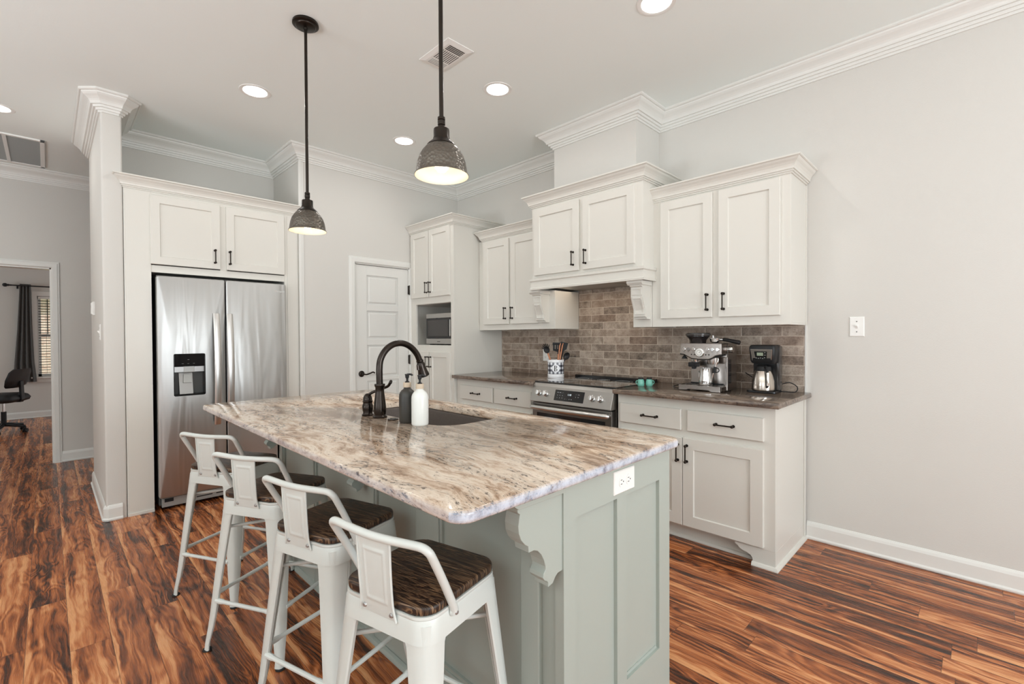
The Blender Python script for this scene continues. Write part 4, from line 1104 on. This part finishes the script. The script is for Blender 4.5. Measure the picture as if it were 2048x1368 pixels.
# right in view is (+x,+y), so lean directions use (.64,.77)
rx, ry = .76, .65
utensil('pasta_server', 'black toothed pasta server with copper handle, leftmost utensil in the crock', off(0, 0, .93), off(-.098*rx, -.098*ry, 1.215), fork_head, .095)
turner = [(-.008,0),(.008,0),(.010,.02),(.046,.030),(.055,.050),(.052,.092),(.046,.098),(-.046,.098),(-.052,.090),(-.050,.034),(-.012,.022)]
def turner_head(Q):
    mb = MB()
    th = .003
    for a0, a1 in ((-.046,-.030), (-.024,-.008), (-.002,.014), (.020,.050)):
        mb.add([Q(a0,.030),Q(a1,.030),Q(a1,.088),Q(a0,.088),Q(a0,.030,-th),Q(a1,.030,-th),Q(a1,.088,-th),Q(a0,.088,-th)], [(0,1,2,3),(7,6,5,4),(0,4,5,1),(1,5,6,2),(2,6,7,3),(3,7,4,0)])
    for b0, b1, w in ((.018,.044,.046), (.078,.100,.050)):
        mb.add([Q(-w,b0+.012 if b0<.05 else b0),Q(-.008,b0),Q(.008,b0),Q(w,b0+.012 if b0<.05 else b0),Q(w,b1),Q(-w,b1),Q(-w,b0+.012 if b0<.05 else b0,-th),Q(-.008,b0,-th),Q(.008,b0,-th),Q(w,b0+.012 if b0<.05 else b0,-th),Q(w,b1,-th),Q(-w,b1,-th)],
               [(0,1,2,3,4,5),(11,10,9,8,7,6),(0,6,7,1),(1,7,8,2),(2,8,9,3),(3,9,10,4),(4,10,11,5),(5,11,6,0)])
    mb.tube([Q(0,-.03), Q(0,.03)], .007, 8); return mb
utensil('slotted_turner', 'black slotted turner standing in the middle of the crock', off(.01*rx, .02, .93), off(-.008*rx+.012, .03, 1.222), turner_head, .105)
utensil('solid_turner', 'black turner leaning right behind the slotted one in the crock', off(-.01, .03, .93), off(.058*rx, .058*ry+.03, 1.218), plate_head([(-.007,-.03),(.007,-.03),(.008,.01),(.030,.03),(.032,.085),(-.032,.085),(-.030,.03),(-.008,.01)]), .085, 'black_plastic')
utensil('cooking_spoon', 'black cooking spoon leaning out lowest on the right of the crock', off(-.02*rx, .02, .93), off(.098*rx, .098*ry+.02, 1.130), spoon_head(.026, 0, .07, .012), .07, 'black_plastic')
tg = thing('kitchen_tongs', 'copper coloured tongs standing upright at the right side of the crock', 'kitchen utensil', off(.02,.0,.93), 'utensils in the crock')
for e in (-.010, .012):
    MB().tube([off(.022+e*.3,-.01,.93), off((.052+e)*rx,(.052+e)*ry-.01,1.19), off((.060+e)*rx,(.060+e)*ry-.01,1.212)], [.004,.0055,.003], 8).build('arm', 'copper_wood', tg, smooth=True)

def shaker_jar(x, y, label, a):
    t = thing('spice_shaker', label, 'shaker', (x, y, GZ), 'teal shakers beside the cooktop')
    MB().lathe([(.001,0),(.021,0),(.0235,.004),(.0245,.016),(.023,.034),(.019,.044),(.018,.048),(.001,.048)], (x, y, GZ), 24).build('jar', 'teal_ceramic', t, smooth=True)
    MB().lathe([(.001,.048),(.0185,.048),(.019,.052),(.018,.060),(.001,.061)], (x, y, GZ), 24).build('lid', 'black_satin', t, smooth=True)
    d = Vector((cos(a), sin(a), 0)); c = Vector((x, y, GZ))
    MB().tube(smooth_path([c+d*.021+Vector((0,0,.038)), c+d*.032+Vector((0,0,.034)), c+d*.033+Vector((0,0,.02)), c+d*.023+Vector((0,0,.010))], 5), .0028, 8).build('handle', 'teal_ceramic', t, smooth=True)
shaker_jar(-1.728, 3.015, 'small teal shaker with dark lid, left one beside the cooktop', radians(215))
shaker_jar(-1.683, 3.052, 'small teal shaker with dark lid, right one nearer the coffee machines', radians(40))

# ---- espresso machine
def espresso():
    x0, x1, y0, y1 = -1.418, -1.150, 2.958, 3.225
    t = thing('espresso_machine', 'stainless steel espresso machine with pressure gauge and bean hopper', 'espresso machine', ((x0+x1)/2, 3.1, GZ))
    MS = 'machine_steel'
    pl = MB().prism([(x0,.951),(x0,.918),(x0+.05,.918),(x0+.065,.926),(x1-.075,.926),(x1-.06,.916),(x1,.916),(x1,.951)], y0, y0+.02, lambda u, v, d: (u, d, v)).build('drip_tray_front', MS, t, bev=.002)
    MB().box(x0, y0+.02, .920, x1, y1, .948).build('base', MS, t, bev=.003)
    mb = MB()
    for k in range(10): mb.box(x0+.025+k*.024, y0+.03, .948, x0+.037+k*.024, 3.085, .952)
    mb.build('drip_grid', 'steel_dark', t)
    MB().box(x0+.02, 3.10, .948, x1-.004, y1, 1.15).build('back_plate', MS, t, bev=.003)
    MB().box(x0+.02, 3.094, .948, x1-.03, 3.10, .960).build('back_trim', 'black_plastic', t)
    # right side panel with its dark recess
    MB().box(x1-.012, 3.07, .918, x1+.004, y1, 1.220).build('side_panel', MS, t, bev=.003)
    MB().box(x1+.003, 3.085, .965, x1+.0055, 3.128, 1.118).build('side_recess', 'black_gloss', t)
    # head with the swooping lower edge
    P = [(x0+.008,1.222),(x0-.0,1.152),(x0+.03,1.149),(x0+.055,1.136),(x0+.08,1.124),(x0+.13,1.119),(x1-.075,1.121),(x1-.055,1.130),(x1-.035,1.144),(x1-.01,1.150),(x1+.003,1.152),(x1+.003,1.222)]
    MB().prism(P, y0+.015, y0+.14, lambda u, v, d: (u, d, v)).build('head', MS, t, bev=.004)
    MB().box(x0+.008, y0+.10, 1.13, x1+.003, y1, 1.222).build('head_rear', MS, t, bev=.004)
    MB().prism([(a, b-.004) for a, b in P[1:11]]+[(x1+.003,1.150),(x0,1.158)], y0+.02, y0+.13, lambda u, v, d: (u, d, v)).build('head_underside', 'black_plastic', t)
    yb = y0+.015
    MB().lathe([(.001,-.010),(.022,-.010),(.028,-.008),(.029,0)], (-1.283, yb, 1.163), 32, 'y').build('gauge_ring', 'chrome', t, smooth=True)
    g = MB().lathe([(.001,0),(.0235,0),(.0235,.001),(.001,.001)], (-1.283, yb-.0115, 1.163), 32, 'y').build('gauge_face', 'white_plastic', t)
    MB().add([(-1.285, yb-.0125, 1.160), (-1.281, yb-.0125, 1.160), (-1.272, yb-.0125, 1.176)], [(0,1,2)]).lathe([(.015,-.0125),(.017,-.0125)], (-1.283, yb, 1.163), 24, 'y', cap=False).build('needle', 'dark_mark', g)
    for x in (-1.388, -1.357, -1.325, -1.234, -1.203, -1.171):
        b = MB().lathe([(.001,-.006),(.0095,-.006),(.0115,-.004),(.012,0)], (x, yb, 1.184), 20, 'y').build('button', 'chrome' if x != -1.357 else 'steel_dark', t, smooth=True)
        MB().box(x-.006, yb-.0008, 1.165, x+.006, yb, 1.1665).build('button_mark', 'dark_mark', b)
    mb = MB()
    for x in (-1.338, -1.318, -1.245, -1.225): mb.box(x-.004, yb-.0015, 1.146, x+.004, yb, 1.154)
    mb.build('indicator_lights', 'dark_mark', t)
    MB().lathe([(.001,.026),(.019,.026),(.021,.020),(.021,0)], (x1+.004, 3.062+.035, 1.183), 24, 'x').build('steam_dial', 'chrome', t, smooth=True)
    # hopper
    hx, hy = -1.345, 3.09
    MB().lathe([(.001,.0),(.050,.0),(.052,.018),(.060,.030),(.074,.045),(.074,.050),(.001,.050)], (hx, hy, 1.222), 32).build('bean_hopper', 'hopper_glass', t, smooth=True)
    MB().lathe([(.001,.050),(.077,.050),(.079,.054),(.078,.062),(.070,.068),(.001,.070)], (hx, hy, 1.222), 32).build('hopper_lid', 'smoke_glass', t, smooth=True)
    # group head, grinder outlet, portafilter cradle, hot water spout
    MB().lathe([(.001,0),(.034,0),(.036,.012),(.036,.042),(.001,.042)], (-1.225, 3.035, 1.088), 28).build('group_head', MS, t, smooth=True)
    MB().lathe([(.001,0),(.022,0),(.024,.010),(.024,.034),(.001,.034)], (-1.340, 3.030, 1.098), 24).build('grinder_outlet', 'chrome', t, smooth=True)
    MB().box(-1.370, 2.99, 1.068, -1.312, 3.045, 1.098).box(-1.345, 2.985, 1.055, -1.318, 3.01, 1.072).build('grinder_cradle', 'black_plastic', t, bev=.006)
    MB().lathe([(.001,0),(.020,0),(.014,.012),(.005,.022),(.005,.034),(.001,.034)], (-1.397, 3.0, 1.120), 20).build('tamper', 'black_satin', t, smooth=True)
    # steam wand
    MB().tube(smooth_path([(-1.180,3.00,1.135),(-1.176,2.995,1.115),(-1.188,2.99,1.085),(-1.196,2.985,1.05)], 6), .0048, 10).tube([(-1.199,2.985,1.045),(-1.214,2.98,.975)], .0042, 10).build('steam_wand', 'chrome', t, smooth=True)
    MB().tube([(-1.190,2.988,1.075),(-1.200,2.985,1.035)], .0085, 12).tube(smooth_path([(-1.192,2.986,1.066),(-1.172,2.984,1.066),(-1.166,2.984,1.050),(-1.180,2.984,1.040),(-1.197,2.986,1.044)], 4), .0032, 8).build('wand_grip', 'rubber', t, smooth=True)
    for xa in (x0+.02, x1-.05):
        for ya in (y0+.03, y1-.06): MB().box(xa, ya, .914, xa+.03, ya+.03, .920 if ya > y0+.05 or xa < x0+.05 else .917).build('foot', 'rubber', t)
    MB().tube(smooth_path([(x0+.06,3.225,.935),(-1.46,3.25,.935),(-1.52,3.20,.925),(-1.525,3.10,.919),(-1.47,3.04,.918),(-1.42,3.03,.918)], 8), .0035, 8).build('power_cord', 'black_plastic', t, smooth=True)
    p = thing('milk_pitcher', 'small stainless steel milk pitcher standing on the espresso machine tray', 'pitcher', (-1.268, 3.025, .9525))
    MB().lathe([(.001,0),(.040,0),(.042,.004),(.040,.035),(.034,.080),(.035,.108),(.033,.108),(.032,.080),(.038,.035),(.038,.006),(.001,.005)], (-1.268, 3.025, .9525), 32).build('jug', 'chrome', p, smooth=True)
    MB().tube(smooth_path([(-1.300,3.045,1.045),(-1.325,3.062,1.035),(-1.322,3.06,.99),(-1.305,3.05,.975)], 6), .0035, 8).build('handle', 'chrome', p, smooth=True)
    q = thing('portafilter', 'portafilter with black handle lying on top of the espresso machine', 'portafilter', (-1.235, 3.10, 1.222))
    MB().lathe([(.001,0),(.018,.002),(.030,.008),(.033,.022),(.034,.030),(.030,.030),(.028,.022),(.001,.012)], (-1.235, 3.10, 1.222), 28).tube([(-1.248,3.10,1.243),(-1.25,3.10,1.272)], .006, 8).tube([(-1.232,3.095,1.25),(-1.225,3.09,1.262)], .007, 8).box(-1.262, 3.088, 1.247, -1.214, 3.112, 1.256).build('basket', 'chrome', q, smooth=True)
    MB().tube([(-1.205,3.10,1.247),(-1.185,3.10,1.246)], .009, 10).build('neck', 'chrome', q, smooth=True)
    MB().tube([(-1.186,3.10,1.246),(-1.16,3.098,1.243),(-1.12,3.096,1.234),(-1.083,3.094,1.226),(-1.079,3.094,1.225)], [.010,.011,.0125,.014,.011], 12).build('handle', 'black_plastic', q, smooth=True)
espresso()

def coffee_maker():
    x0, x1, y0, y1 = -1.042, -.888, 3.125, 3.262
    t = thing('coffee_maker', 'black and steel drip coffee maker with thermal carafe at the counter end', 'coffee maker', ((x0+x1)/2, 3.2, GZ))
    MB().prism(rrect(x0-.010, y0-.01, x1+.004, y1, .02, 5), GZ+.002, GZ+.016, lambda u, v, d: (u, v, d)).build('base', 'black_gloss', t, bev=.002)
    MB().prism(rrect(x0, 3.215, x1, y1, .012, 4), GZ+.010, 1.205, lambda u, v, d: (u, v, d)).build('column', 'black_plastic', t, smooth=True)
    MB().loft([[(x, y, z) for x, y in rrect(x0+a, y0+b, x1-a, y1, .022, 5)] for a, b, z in ((.012,.016,1.098),(.006,.008,1.112),(0,0,1.195),(.004,.004,1.208),(.012,.012,1.212))]).build('head', 'black_plastic', t, smooth=True)
    # steel wrap on the front of the head
    MB().loft([[(x0+.014+a, y0-.002+b, z), (x1-.016-a, y0-.002+b, z), (x1-.016-a, y0+.01+b, z), (x0+.014+a, y0+.01+b, z)] for a, b, z in ((.006,.011,1.112),(0,0,1.186))]).build('front_plate', 'machine_steel', t, bev=.002)
    F2 = lambda u, v, n: (x0+u, y0+.0085-(v-1.112)*.149-n-.001, v)
    mb = MB(); mb.add([F2(.044,1.122,0),(F2(.104,1.122,0)),F2(.108,1.172,0),F2(.036,1.172,0),F2(.044,1.122,.003),(F2(.104,1.122,.003)),F2(.108,1.172,.003),F2(.036,1.172,.003)], [(0,3,2,1),(4,5,6,7),(0,1,5,4),(1,2,6,5),(2,3,7,6),(3,0,4,7)])
    cp = mb.build('control_panel', 'black_gloss', t)
    MB().add([F2(.052,1.146,.0035),F2(.088,1.146,.0035),F2(.088,1.166,.0035),F2(.052,1.166,.0035)], [(0,1,2,3)]).build('display', 'lcd', cp)
    mb = MB()
    for a, b in ((.047,1.132),(.060,1.130),(.072,1.132),(.084,1.130),(.098,1.165),(.098,1.150),(.095,1.134)): mb.add([F2(a-.003,b-.002,.0036),F2(a+.003,b-.002,.0036),F2(a+.003,b+.002,.0036),F2(a-.003,b+.002,.0036)], [(0,1,2,3)])
    mb.build('button_marks', 'grille_grey', cp)
    MB().box(x1-.016, 3.20, .93, x1+.006, 3.25, 1.205).build('tank_window', 'smoke_glass', t, bev=.005)
    MB().tube(smooth_path([(x1-.01,3.262,.96),(x1+.03,3.30,.975),(x1+.075,3.30,.95),(x1+.072,3.27,.921),(x1+.02,3.262,.919),(x1-.01,3.255,.921)], 8), .003, 8).build('power_cord', 'black_plastic', t, smooth=True)
    MB().tube([(x0+.01,3.25,.985),(-1.115,3.325,1.015),(-1.13,3.345,1.02)], .003, 8).build('rear_cord', 'black_plastic', t, smooth=True)
    cx, cy = -.966, 3.165
    c = thing('thermal_carafe', 'stainless steel carafe with black lid and handle in the drip coffee maker', 'carafe', (cx, cy, GZ+.0165))
    zb = GZ+.0165
    MB().lathe([(.001,0),(.060,0),(.064,.004),(.065,.020),(.063,.060),(.056,.095),(.046,.122),(.001,.122)], (cx, cy, zb), 36).build('jug', 'carafe_steel', c, smooth=True)
    MB().lathe([(.001,.122),(.047,.121),(.046,.136),(.043,.148),(.030,.156),(.001,.158)], (cx, cy, zb), 32).build('lid', 'black_plastic', c, smooth=True)
    hd = Vector((.55, -.83, 0)).normalized(); cc = Vector((cx, cy, zb))
    pth = smooth_path([cc+hd*.040+Vector((0,0,.142)), cc+hd*.060+Vector((0,0,.146)), cc+hd*.074+Vector((0,0,.125)), cc+hd*.082+Vector((0,0,.085)), cc+hd*.084+Vector((0,0,.04)), cc+hd*.064+Vector((0,0,.026))], 6)
    MB().tube(pth, .008, 10).build('handle', 'black_plastic', c, smooth=True)
    MB().tube([pth[14]+hd*.004, pth[20]+hd*.004, pth[25]+hd*.003], .0085, 10).build('handle_grip', 'carafe_steel', c, smooth=True)
coffee_maker()

# ================================================================== ISLAND THINGS
def faucet():
    fx, fy = -1.897, 1.050
    t = thing('kitchen_faucet', 'oil-rubbed bronze pull-down faucet arching over the island sink', 'faucet', (fx, fy, GZ))
    FB = 'faucet_bronze'
    MB().lathe([(.001,0),(.031,0),(.032,.005),(.028,.009),(.025,.013),(.027,.026),(.0275,.045),(.025,.070),(.0215,.095),(.0195,.115),(.0195,.135),(.0225,.140),(.0235,.147),(.022,.151),(.001,.151)], (fx, fy, GZ), 32).build('body', FB, t, smooth=True)
    arc = smooth_path([(fx,fy,1.06),(fx,fy-.001,1.13),(fx,fy+.006,1.175),(fx,fy+.032,1.215),(fx,fy+.070,1.239),(fx,fy+.115,1.244),(fx,fy+.158,1.228),(fx,fy+.192,1.196),(fx,fy+.212,1.158)], 6)
    MB().tube(arc, .0145, 16).build('spout', FB, t, smooth=True)
    d = Vector((0, .30, -.954)); p = Vector(arc[-1])
    def A(s): return p+d*s
    MB().tube([A(-.004),A(0),A(.004),A(.006),A(.012),A(.030),A(.050),A(.066),A(.074),A(.078)], [.017,.0175,.017,.0155,.0185,.0195,.0225,.0265,.0265,.022], 20).build('spray_head', FB, t, smooth=True)
    MB().tube([A(.016)+Vector((0,-.017,-.003)), A(.040)+Vector((0,-.021,-.004))], [.006,.007], 10).build('spray_button', FB, t, smooth=True)
    sx, sy = -1.990, 1.040
    MB().lathe([(.001,0),(.026,0),(.027,.005),(.022,.009),(.0205,.014),(.024,.030),(.0245,.045),(.020,.058),(.0225,.062),(.0225,.068),(.020,.071),(.020,.080),(.016,.092),(.008,.100),(.001,.102)], (sx, sy, GZ), 28).build('lever_base', FB, t, smooth=True)
    MB().tube(smooth_path([(sx,sy,1.005),(sx+.022,sy+.012,1.020),(sx+.045,sy+.040,1.035),(sx+.085,sy+.055,1.050),(sx+.120,sy+.050,1.075),(sx+.126,sy+.044,1.066)], 6), [.0085]*31 if False else .0065, 12).build('lever', FB, t, smooth=True)
faucet()
def soap(x, y, label, bmat, a):
    t = thing('soap_dispenser', label, 'soap dispenser', (x, y, GZ))
    MB().lathe([(.001,0),(.031,0),(.0335,.003),(.0345,.008),(.0345,.108),(.0335,.118),(.030,.127),(.024,.135),(.017,.140),(.0145,.143),(.0145,.150),(.001,.150)], (x, y, GZ), 36).build('bottle', bmat, t, smooth=True)
    MB().lathe([(.001,.148),(.0160,.148),(.0165,.150),(.0165,.166),(.0158,.168),(.001,.168)], (x, y, GZ), 28).build('collar', 'pale_wood', t, smooth=True)
    d = Vector((cos(a), sin(a), 0)); c = Vector((x, y, GZ))
    mb = MB().lathe([(.001,.168),(.0095,.168),(.0095,.171),(.0045,.174),(.0045,.184),(.0070,.187),(.0080,.192),(.0080,.197),(.0095,.199),(.0095,.203),(.001,.204)], (x, y, GZ), 18)
    mb.tube(smooth_path([c+Vector((0,0,.201)), c+d*.012+Vector((0,0,.202)), c+d*.020+Vector((0,0,.200)), c+d*.022+Vector((0,0,.196))], 4), .0042, 8)
    mb.build('pump', 'black_satin', t, smooth=True)
soap(-1.710, 1.074, 'matte black soap dispenser bottle with wooden collar beside the faucet', 'black_bottle', radians(40))
soap(-1.622, 1.078, 'white soap dispenser bottle with wooden collar beside the black one', 'white_bottle', radians(40))
o = MB().lathe([(.001,0),(.023,0),(.024,.002),(.022,.005),(.015,.006),(.013,.0045),(.001,.0045)], (-1.805, 1.062, GZ), 28).build('counter_button', 'faucet_bronze', smooth=True, loc=(-1.805, 1.062, GZ))
tag(o, 'round dark bronze button set in the granite between faucet and soap bottles', 'button')

# ================================================================== BAR STOOLS
def make_stool(label):
    t = thing('bar_stool', label, 'bar stool', (0,0,0), 'white metal bar stools along the island')
    SP = 'stool_paint'
    def RR(h, z, r): h *= .972; return [(x, y, z) for x, y in rrect(-h, -h, h, h, r, 6)]
    MB().loft([RR(.150, .621, .05), RR(.1535, .6225, .05), RR(.1545, .627, .05), RR(.1545, .638, .05), RR(.153, .6415, .05), RR(.150, .643, .05)]).build('seat', 'seat_wood', t, smooth=True, ang=60, label='dark stained wooden seat')
    fm = MB().loft([RR(.147, .621, .05), RR(.1565, .6205, .052), RR(.157, .614, .052), RR(.155, .611, .052), RR(.1575, .604, .052), RR(.162, .558, .05), RR(.150, .558, .045), RR(.146, .600, .045)]).build('seat_frame', SP, t, smooth=True, ang=40)
    def c_at(z):
        if z > .10: return .1505 + (.188-.1505)*(.61-z)/.51
        return .188 + (.198-.188)*(.10-z)/.10
    for sx in (-1, 1):
        for sy in (-1, 1):
            rings = []
            for z, w in ((.600,.082),(.585,.080),(.560,.073),(.545,.067),(.45,.060),(.30,.050),(.14,.040),(.10,.035),(.030,.027),(.006,.030)):
                c = c_at(z); r = min(.042, w*.62); th = .004; L = .012 if z > .05 else .008
                P = [(w-.001,L),(w,.003),(w-.004,0),(r,0),(.42*r,.16*r),(.16*r,.42*r),(0,r),(0,w-.004),(.003,w),(L,w-.001),
                     (L,w-th),(th+.001,w-th-.001),(th,r+.002),(.16*r+th*.9,.42*r+th*.9),(.42*r+th*.9,.16*r+th*.9),(r+.002,th),(w-th-.001,th+.001),(w-th,L)]
                if sx*sy < 0: P = P[::-1]
                rings.append([(sx*(c-a), sy*(c-b), z) for a, b in P])
            lg = MB().loft(rings).build('leg', SP, t, smooth=True, ang=35)
            c = c_at(.01)
            mb = MB(); mb.loft([[(sx*(c-.012)+a*.017, sy*(c-.012)+b*.017, z) for a, b in ((cos(k*pi/6), sin(k*pi/6)) for k in range(12))] for z in (0, .0065)])
            mb.build('foot_cap', 'rubber', lg)
            # embossed rib low on the leg
            cc = c_at(.15); 
    # foot rests
    fz = .205; c = c_at(fz)-.006
    for a, b in (((-c,-c),(c,-c)),((c,-c),(c,c)),((c,c),(-c,c)),((-c,c),(-c,-c))):
        dx, dy = b[0]-a[0], b[1]-a[1]; L = math.hypot(dx, dy); ux, uy = dx/L, dy/L
        z = fz if ux else fz+.012
        pa = Vector((a[0]+ux*.030, a[1]+uy*.030, z)); pb = Vector((b[0]-ux*.030, b[1]-uy*.030, z))
        MB().tube([pa, pa+Vector((ux,uy,0))*.03, pa+Vector((ux,uy,0))*.04, pb-Vector((ux,uy,0))*.04, pb-Vector((ux,uy,0))*.03, pb], [.010,.010,.0078,.0078,.010,.010], 10).build('foot_rest', SP, t, smooth=True)
    # crossed braces under the seat
    bz = .492; c = c_at(bz)-.018
    MB().tube([(-c,-c,bz),(c,c,bz)], .0065, 10).build('cross_brace', SP, t, smooth=True); MB().tube([(-c,c,bz+.002),(c,-c,bz+.002)], .0065, 10).build('cross_brace', SP, t, smooth=True)
    MB().tube([(-.028,-.028,bz),(.028,.028,bz)], .0105, 8).tube([(-.028,.028,bz),(.028,-.028,bz)], .0105, 8).build('brace_clip', 'rubber', t)
    # back rest: embossed sheet, tube rail, bolts
    nu, nv = 44, 56; vs = []; fs = []
    def bp(u, v, off):
        w = .0545 + .003*v**2 + .007*max(0, (.22-v)/.22)**1.5
        x = u*w; z = .595+.198*v
        y = -.1535 - .015*v - .003*(1-u*u)*v - .002*sin(pi*v)
        au, av = abs(u), v
        e = 0
        inu = (.70-au)*w; inv = min(v-.17, .86-v)*.198
        dd = min(inu, inv)
        e = -.0022*max(0, min(1, dd/.003)) + .0022*max(0, min(1, (dd-.0075)/.003))*.75
        fl = .004*max(0, (au-.94)/.06)
        return (x, y+e+off-fl, z)
    for sgn in (0, 1):
        for j in range(nv+1):
            for i in range(nu+1):
                vs.append(bp(-1+2*i/nu, j/nv, -.0022*sgn))
    N = (nu+1)*(nv+1)
    for j in range(nv):
        for i in range(nu):
            a = j*(nu+1)+i; fs.append((a, a+1, a+nu+2, a+nu+1)); fs.append((N+a, N+a+nu+1, N+a+nu+2, N+a+1))
    for i in range(nu): fs.append((i, N+i, N+i+1, i+1)); a = nv*(nu+1)+i; fs.append((a, a+1, N+a+1, N+a))
    for j in range(nv): a = j*(nu+1); fs.append((a, a+nu+1, N+a+nu+1, N+a)); a += nu; fs.append((a, N+a, N+a+nu+1, a+nu+1))
    bk = MB().add(vs, fs).tube([bp(-1, v/10, 0) for v in range(11)], .0032, 8).tube([bp(1, v/10, 0) for v in range(11)], .0032, 8).build('backrest', SP, t, smooth=True, ang=50)
    hr = [(.1595,-.060,.603),(.1605,-.066,.622),(.164,-.104,.695),(.168,-.148,.772),(.165,-.159,.790),(.152,-.164,.798),(.125,-.167,.799),(.06,-.172,.797)]
    rail = smooth_path([(-a, b, c) for a, b, c in hr]+[(0,-.174,.796)]+hr[::-1], 5)
    rl = MB().tube(rail, .0102, 14).build('back_rail', SP, t, smooth=True)

    for x in (-.046, .046): MB().lathe([(.001,-.006),(.004,-.0055),(.006,-.003),(.0065,0)], (x, -.156, .608), 14, 'y').build('bolt', 'bolt_steel', t, smooth=True)
    for x in (-1, 1): MB().lathe([(.001,.006*x),(.004,.0055*x),(.006,.003*x),(.0065,0)], (x*.165, -.061, .605), 14, 'x').build('bolt', 'bolt_steel', t, smooth=True)

    for x in (-1, 1): MB().lathe([(.001,.006*x),(.011,.006*x),(.012,.001*x),(.012,0)], (x*.155, -.061, .605), 16, 'x').build('mounting_tab', SP, t, smooth=True)
    return t
SEATS = [(-2.735, .687, 28, 'white metal bar stool farthest from the camera, in front of the refrigerator'),
         (-2.145, .697, 27.5, 'white metal bar stool second nearest to the refrigerator'),
         (-1.607, .720, 16.5, 'white metal bar stool just behind the closest one, with chipped paint on its back rail'),
         (-1.074, .718, 13.3, 'white metal bar stool closest to the camera, with white specks on its brown seat edge')]
s0 = make_stool(SEATS[0][3]); s0.location = (SEATS[0][0], SEATS[0][1], 0); s0.rotation_euler = (0, 0, radians(SEATS[0][2]))
for x, y, a, lb in SEATS[1:]:
    st = dup(s0, (x, y, 0), radians(a), lb)

# ================================================================== OFFICE CHAIR
def office_chair():
    cx, cy = -9.30, -.43
    t = thing('office_chair', 'black rolling office chair seen through the hall doorway', 'office chair', (cx, cy, 0))
    for k in range(5):
        a = radians(88+72*k); d = Vector((cos(a), sin(a), 0)); c = Vector((cx, cy, 0))
        lg = MB().tube([c+Vector((0,0,.115))+d*.02, c+d*.23+Vector((0,0,.085))], [.026,.017], 8).build('leg', 'black_plastic', t, smooth=True)
        s = Vector((-d.y, d.x, 0)); p = c+d*.235
        MB().lathe([(.001,-.008),(.026,-.008),(.028,0),(.026,.008),(.001,.008)], (p.x, p.y-.014, .028), 16, 'y').lathe([(.001,-.008),(.026,-.008),(.028,0),(.026,.008),(.001,.008)], (p.x, p.y+.014, .028), 16, 'y').tube([p+Vector((0,0,.03)), p+Vector((0,0,.085))], .008, 8).build('caster', 'black_plastic', lg, smooth=True)
    MB().tube([(cx,cy,.10),(cx,cy,.29)], .028, 14).build('gas_cylinder', 'black_plastic', t, smooth=True)
    MB().tube([(cx,cy,.28),(cx,cy,.43)], .014, 12).build('piston', 'chrome', t, smooth=True)
    MB().loft([[(x, y, z) for x, y in rrect(cx-.23+i, cy-.21+i, cx+.23-i, cy+.20-i, .07, 5)] for i, z in ((.05,.418),(.01,.435),(0,.47),(.02,.51),(.06,.535))]).build('seat', 'black_satin', t, smooth=True, ang=60)
    MB().box(cx-.03, cy+.0, .415, cx+.03, cy+.20, .435).prism([(cy+.16,.42),(cy+.20,.42),(cy+.215,.45),(cy+.205,.70),(cy+.18,.70),(cy+.185,.46)], cx-.03, cx+.03, lambda u, v, d: (d, u, v)).build('back_bracket', 'black_plastic', t, bev=.005)
    rings = []
    for yy, zz, w in ((cy+.120,.610,.12),(cy+.150,.64,.19),(cy+.172,.72,.21),(cy+.205,.82,.20),(cy+.225,.865,.15)):
        rings.append([(cx-w, yy-.03, zz), (cx-w*.5, yy, zz), (cx+w*.5, yy, zz), (cx+w, yy-.03, zz), (cx+w, yy-.010, zz), (cx+w*.5, yy+.022, zz), (cx-w*.5, yy+.022, zz), (cx-w, yy-.010, zz)])
    MB().loft(rings).build('backrest', 'black_satin', t, smooth=True, ang=60)
office_chair()
[o for o in COL.objects if o.name == 'office_chair'][0].rotation_euler = (0, 0, radians(-28))
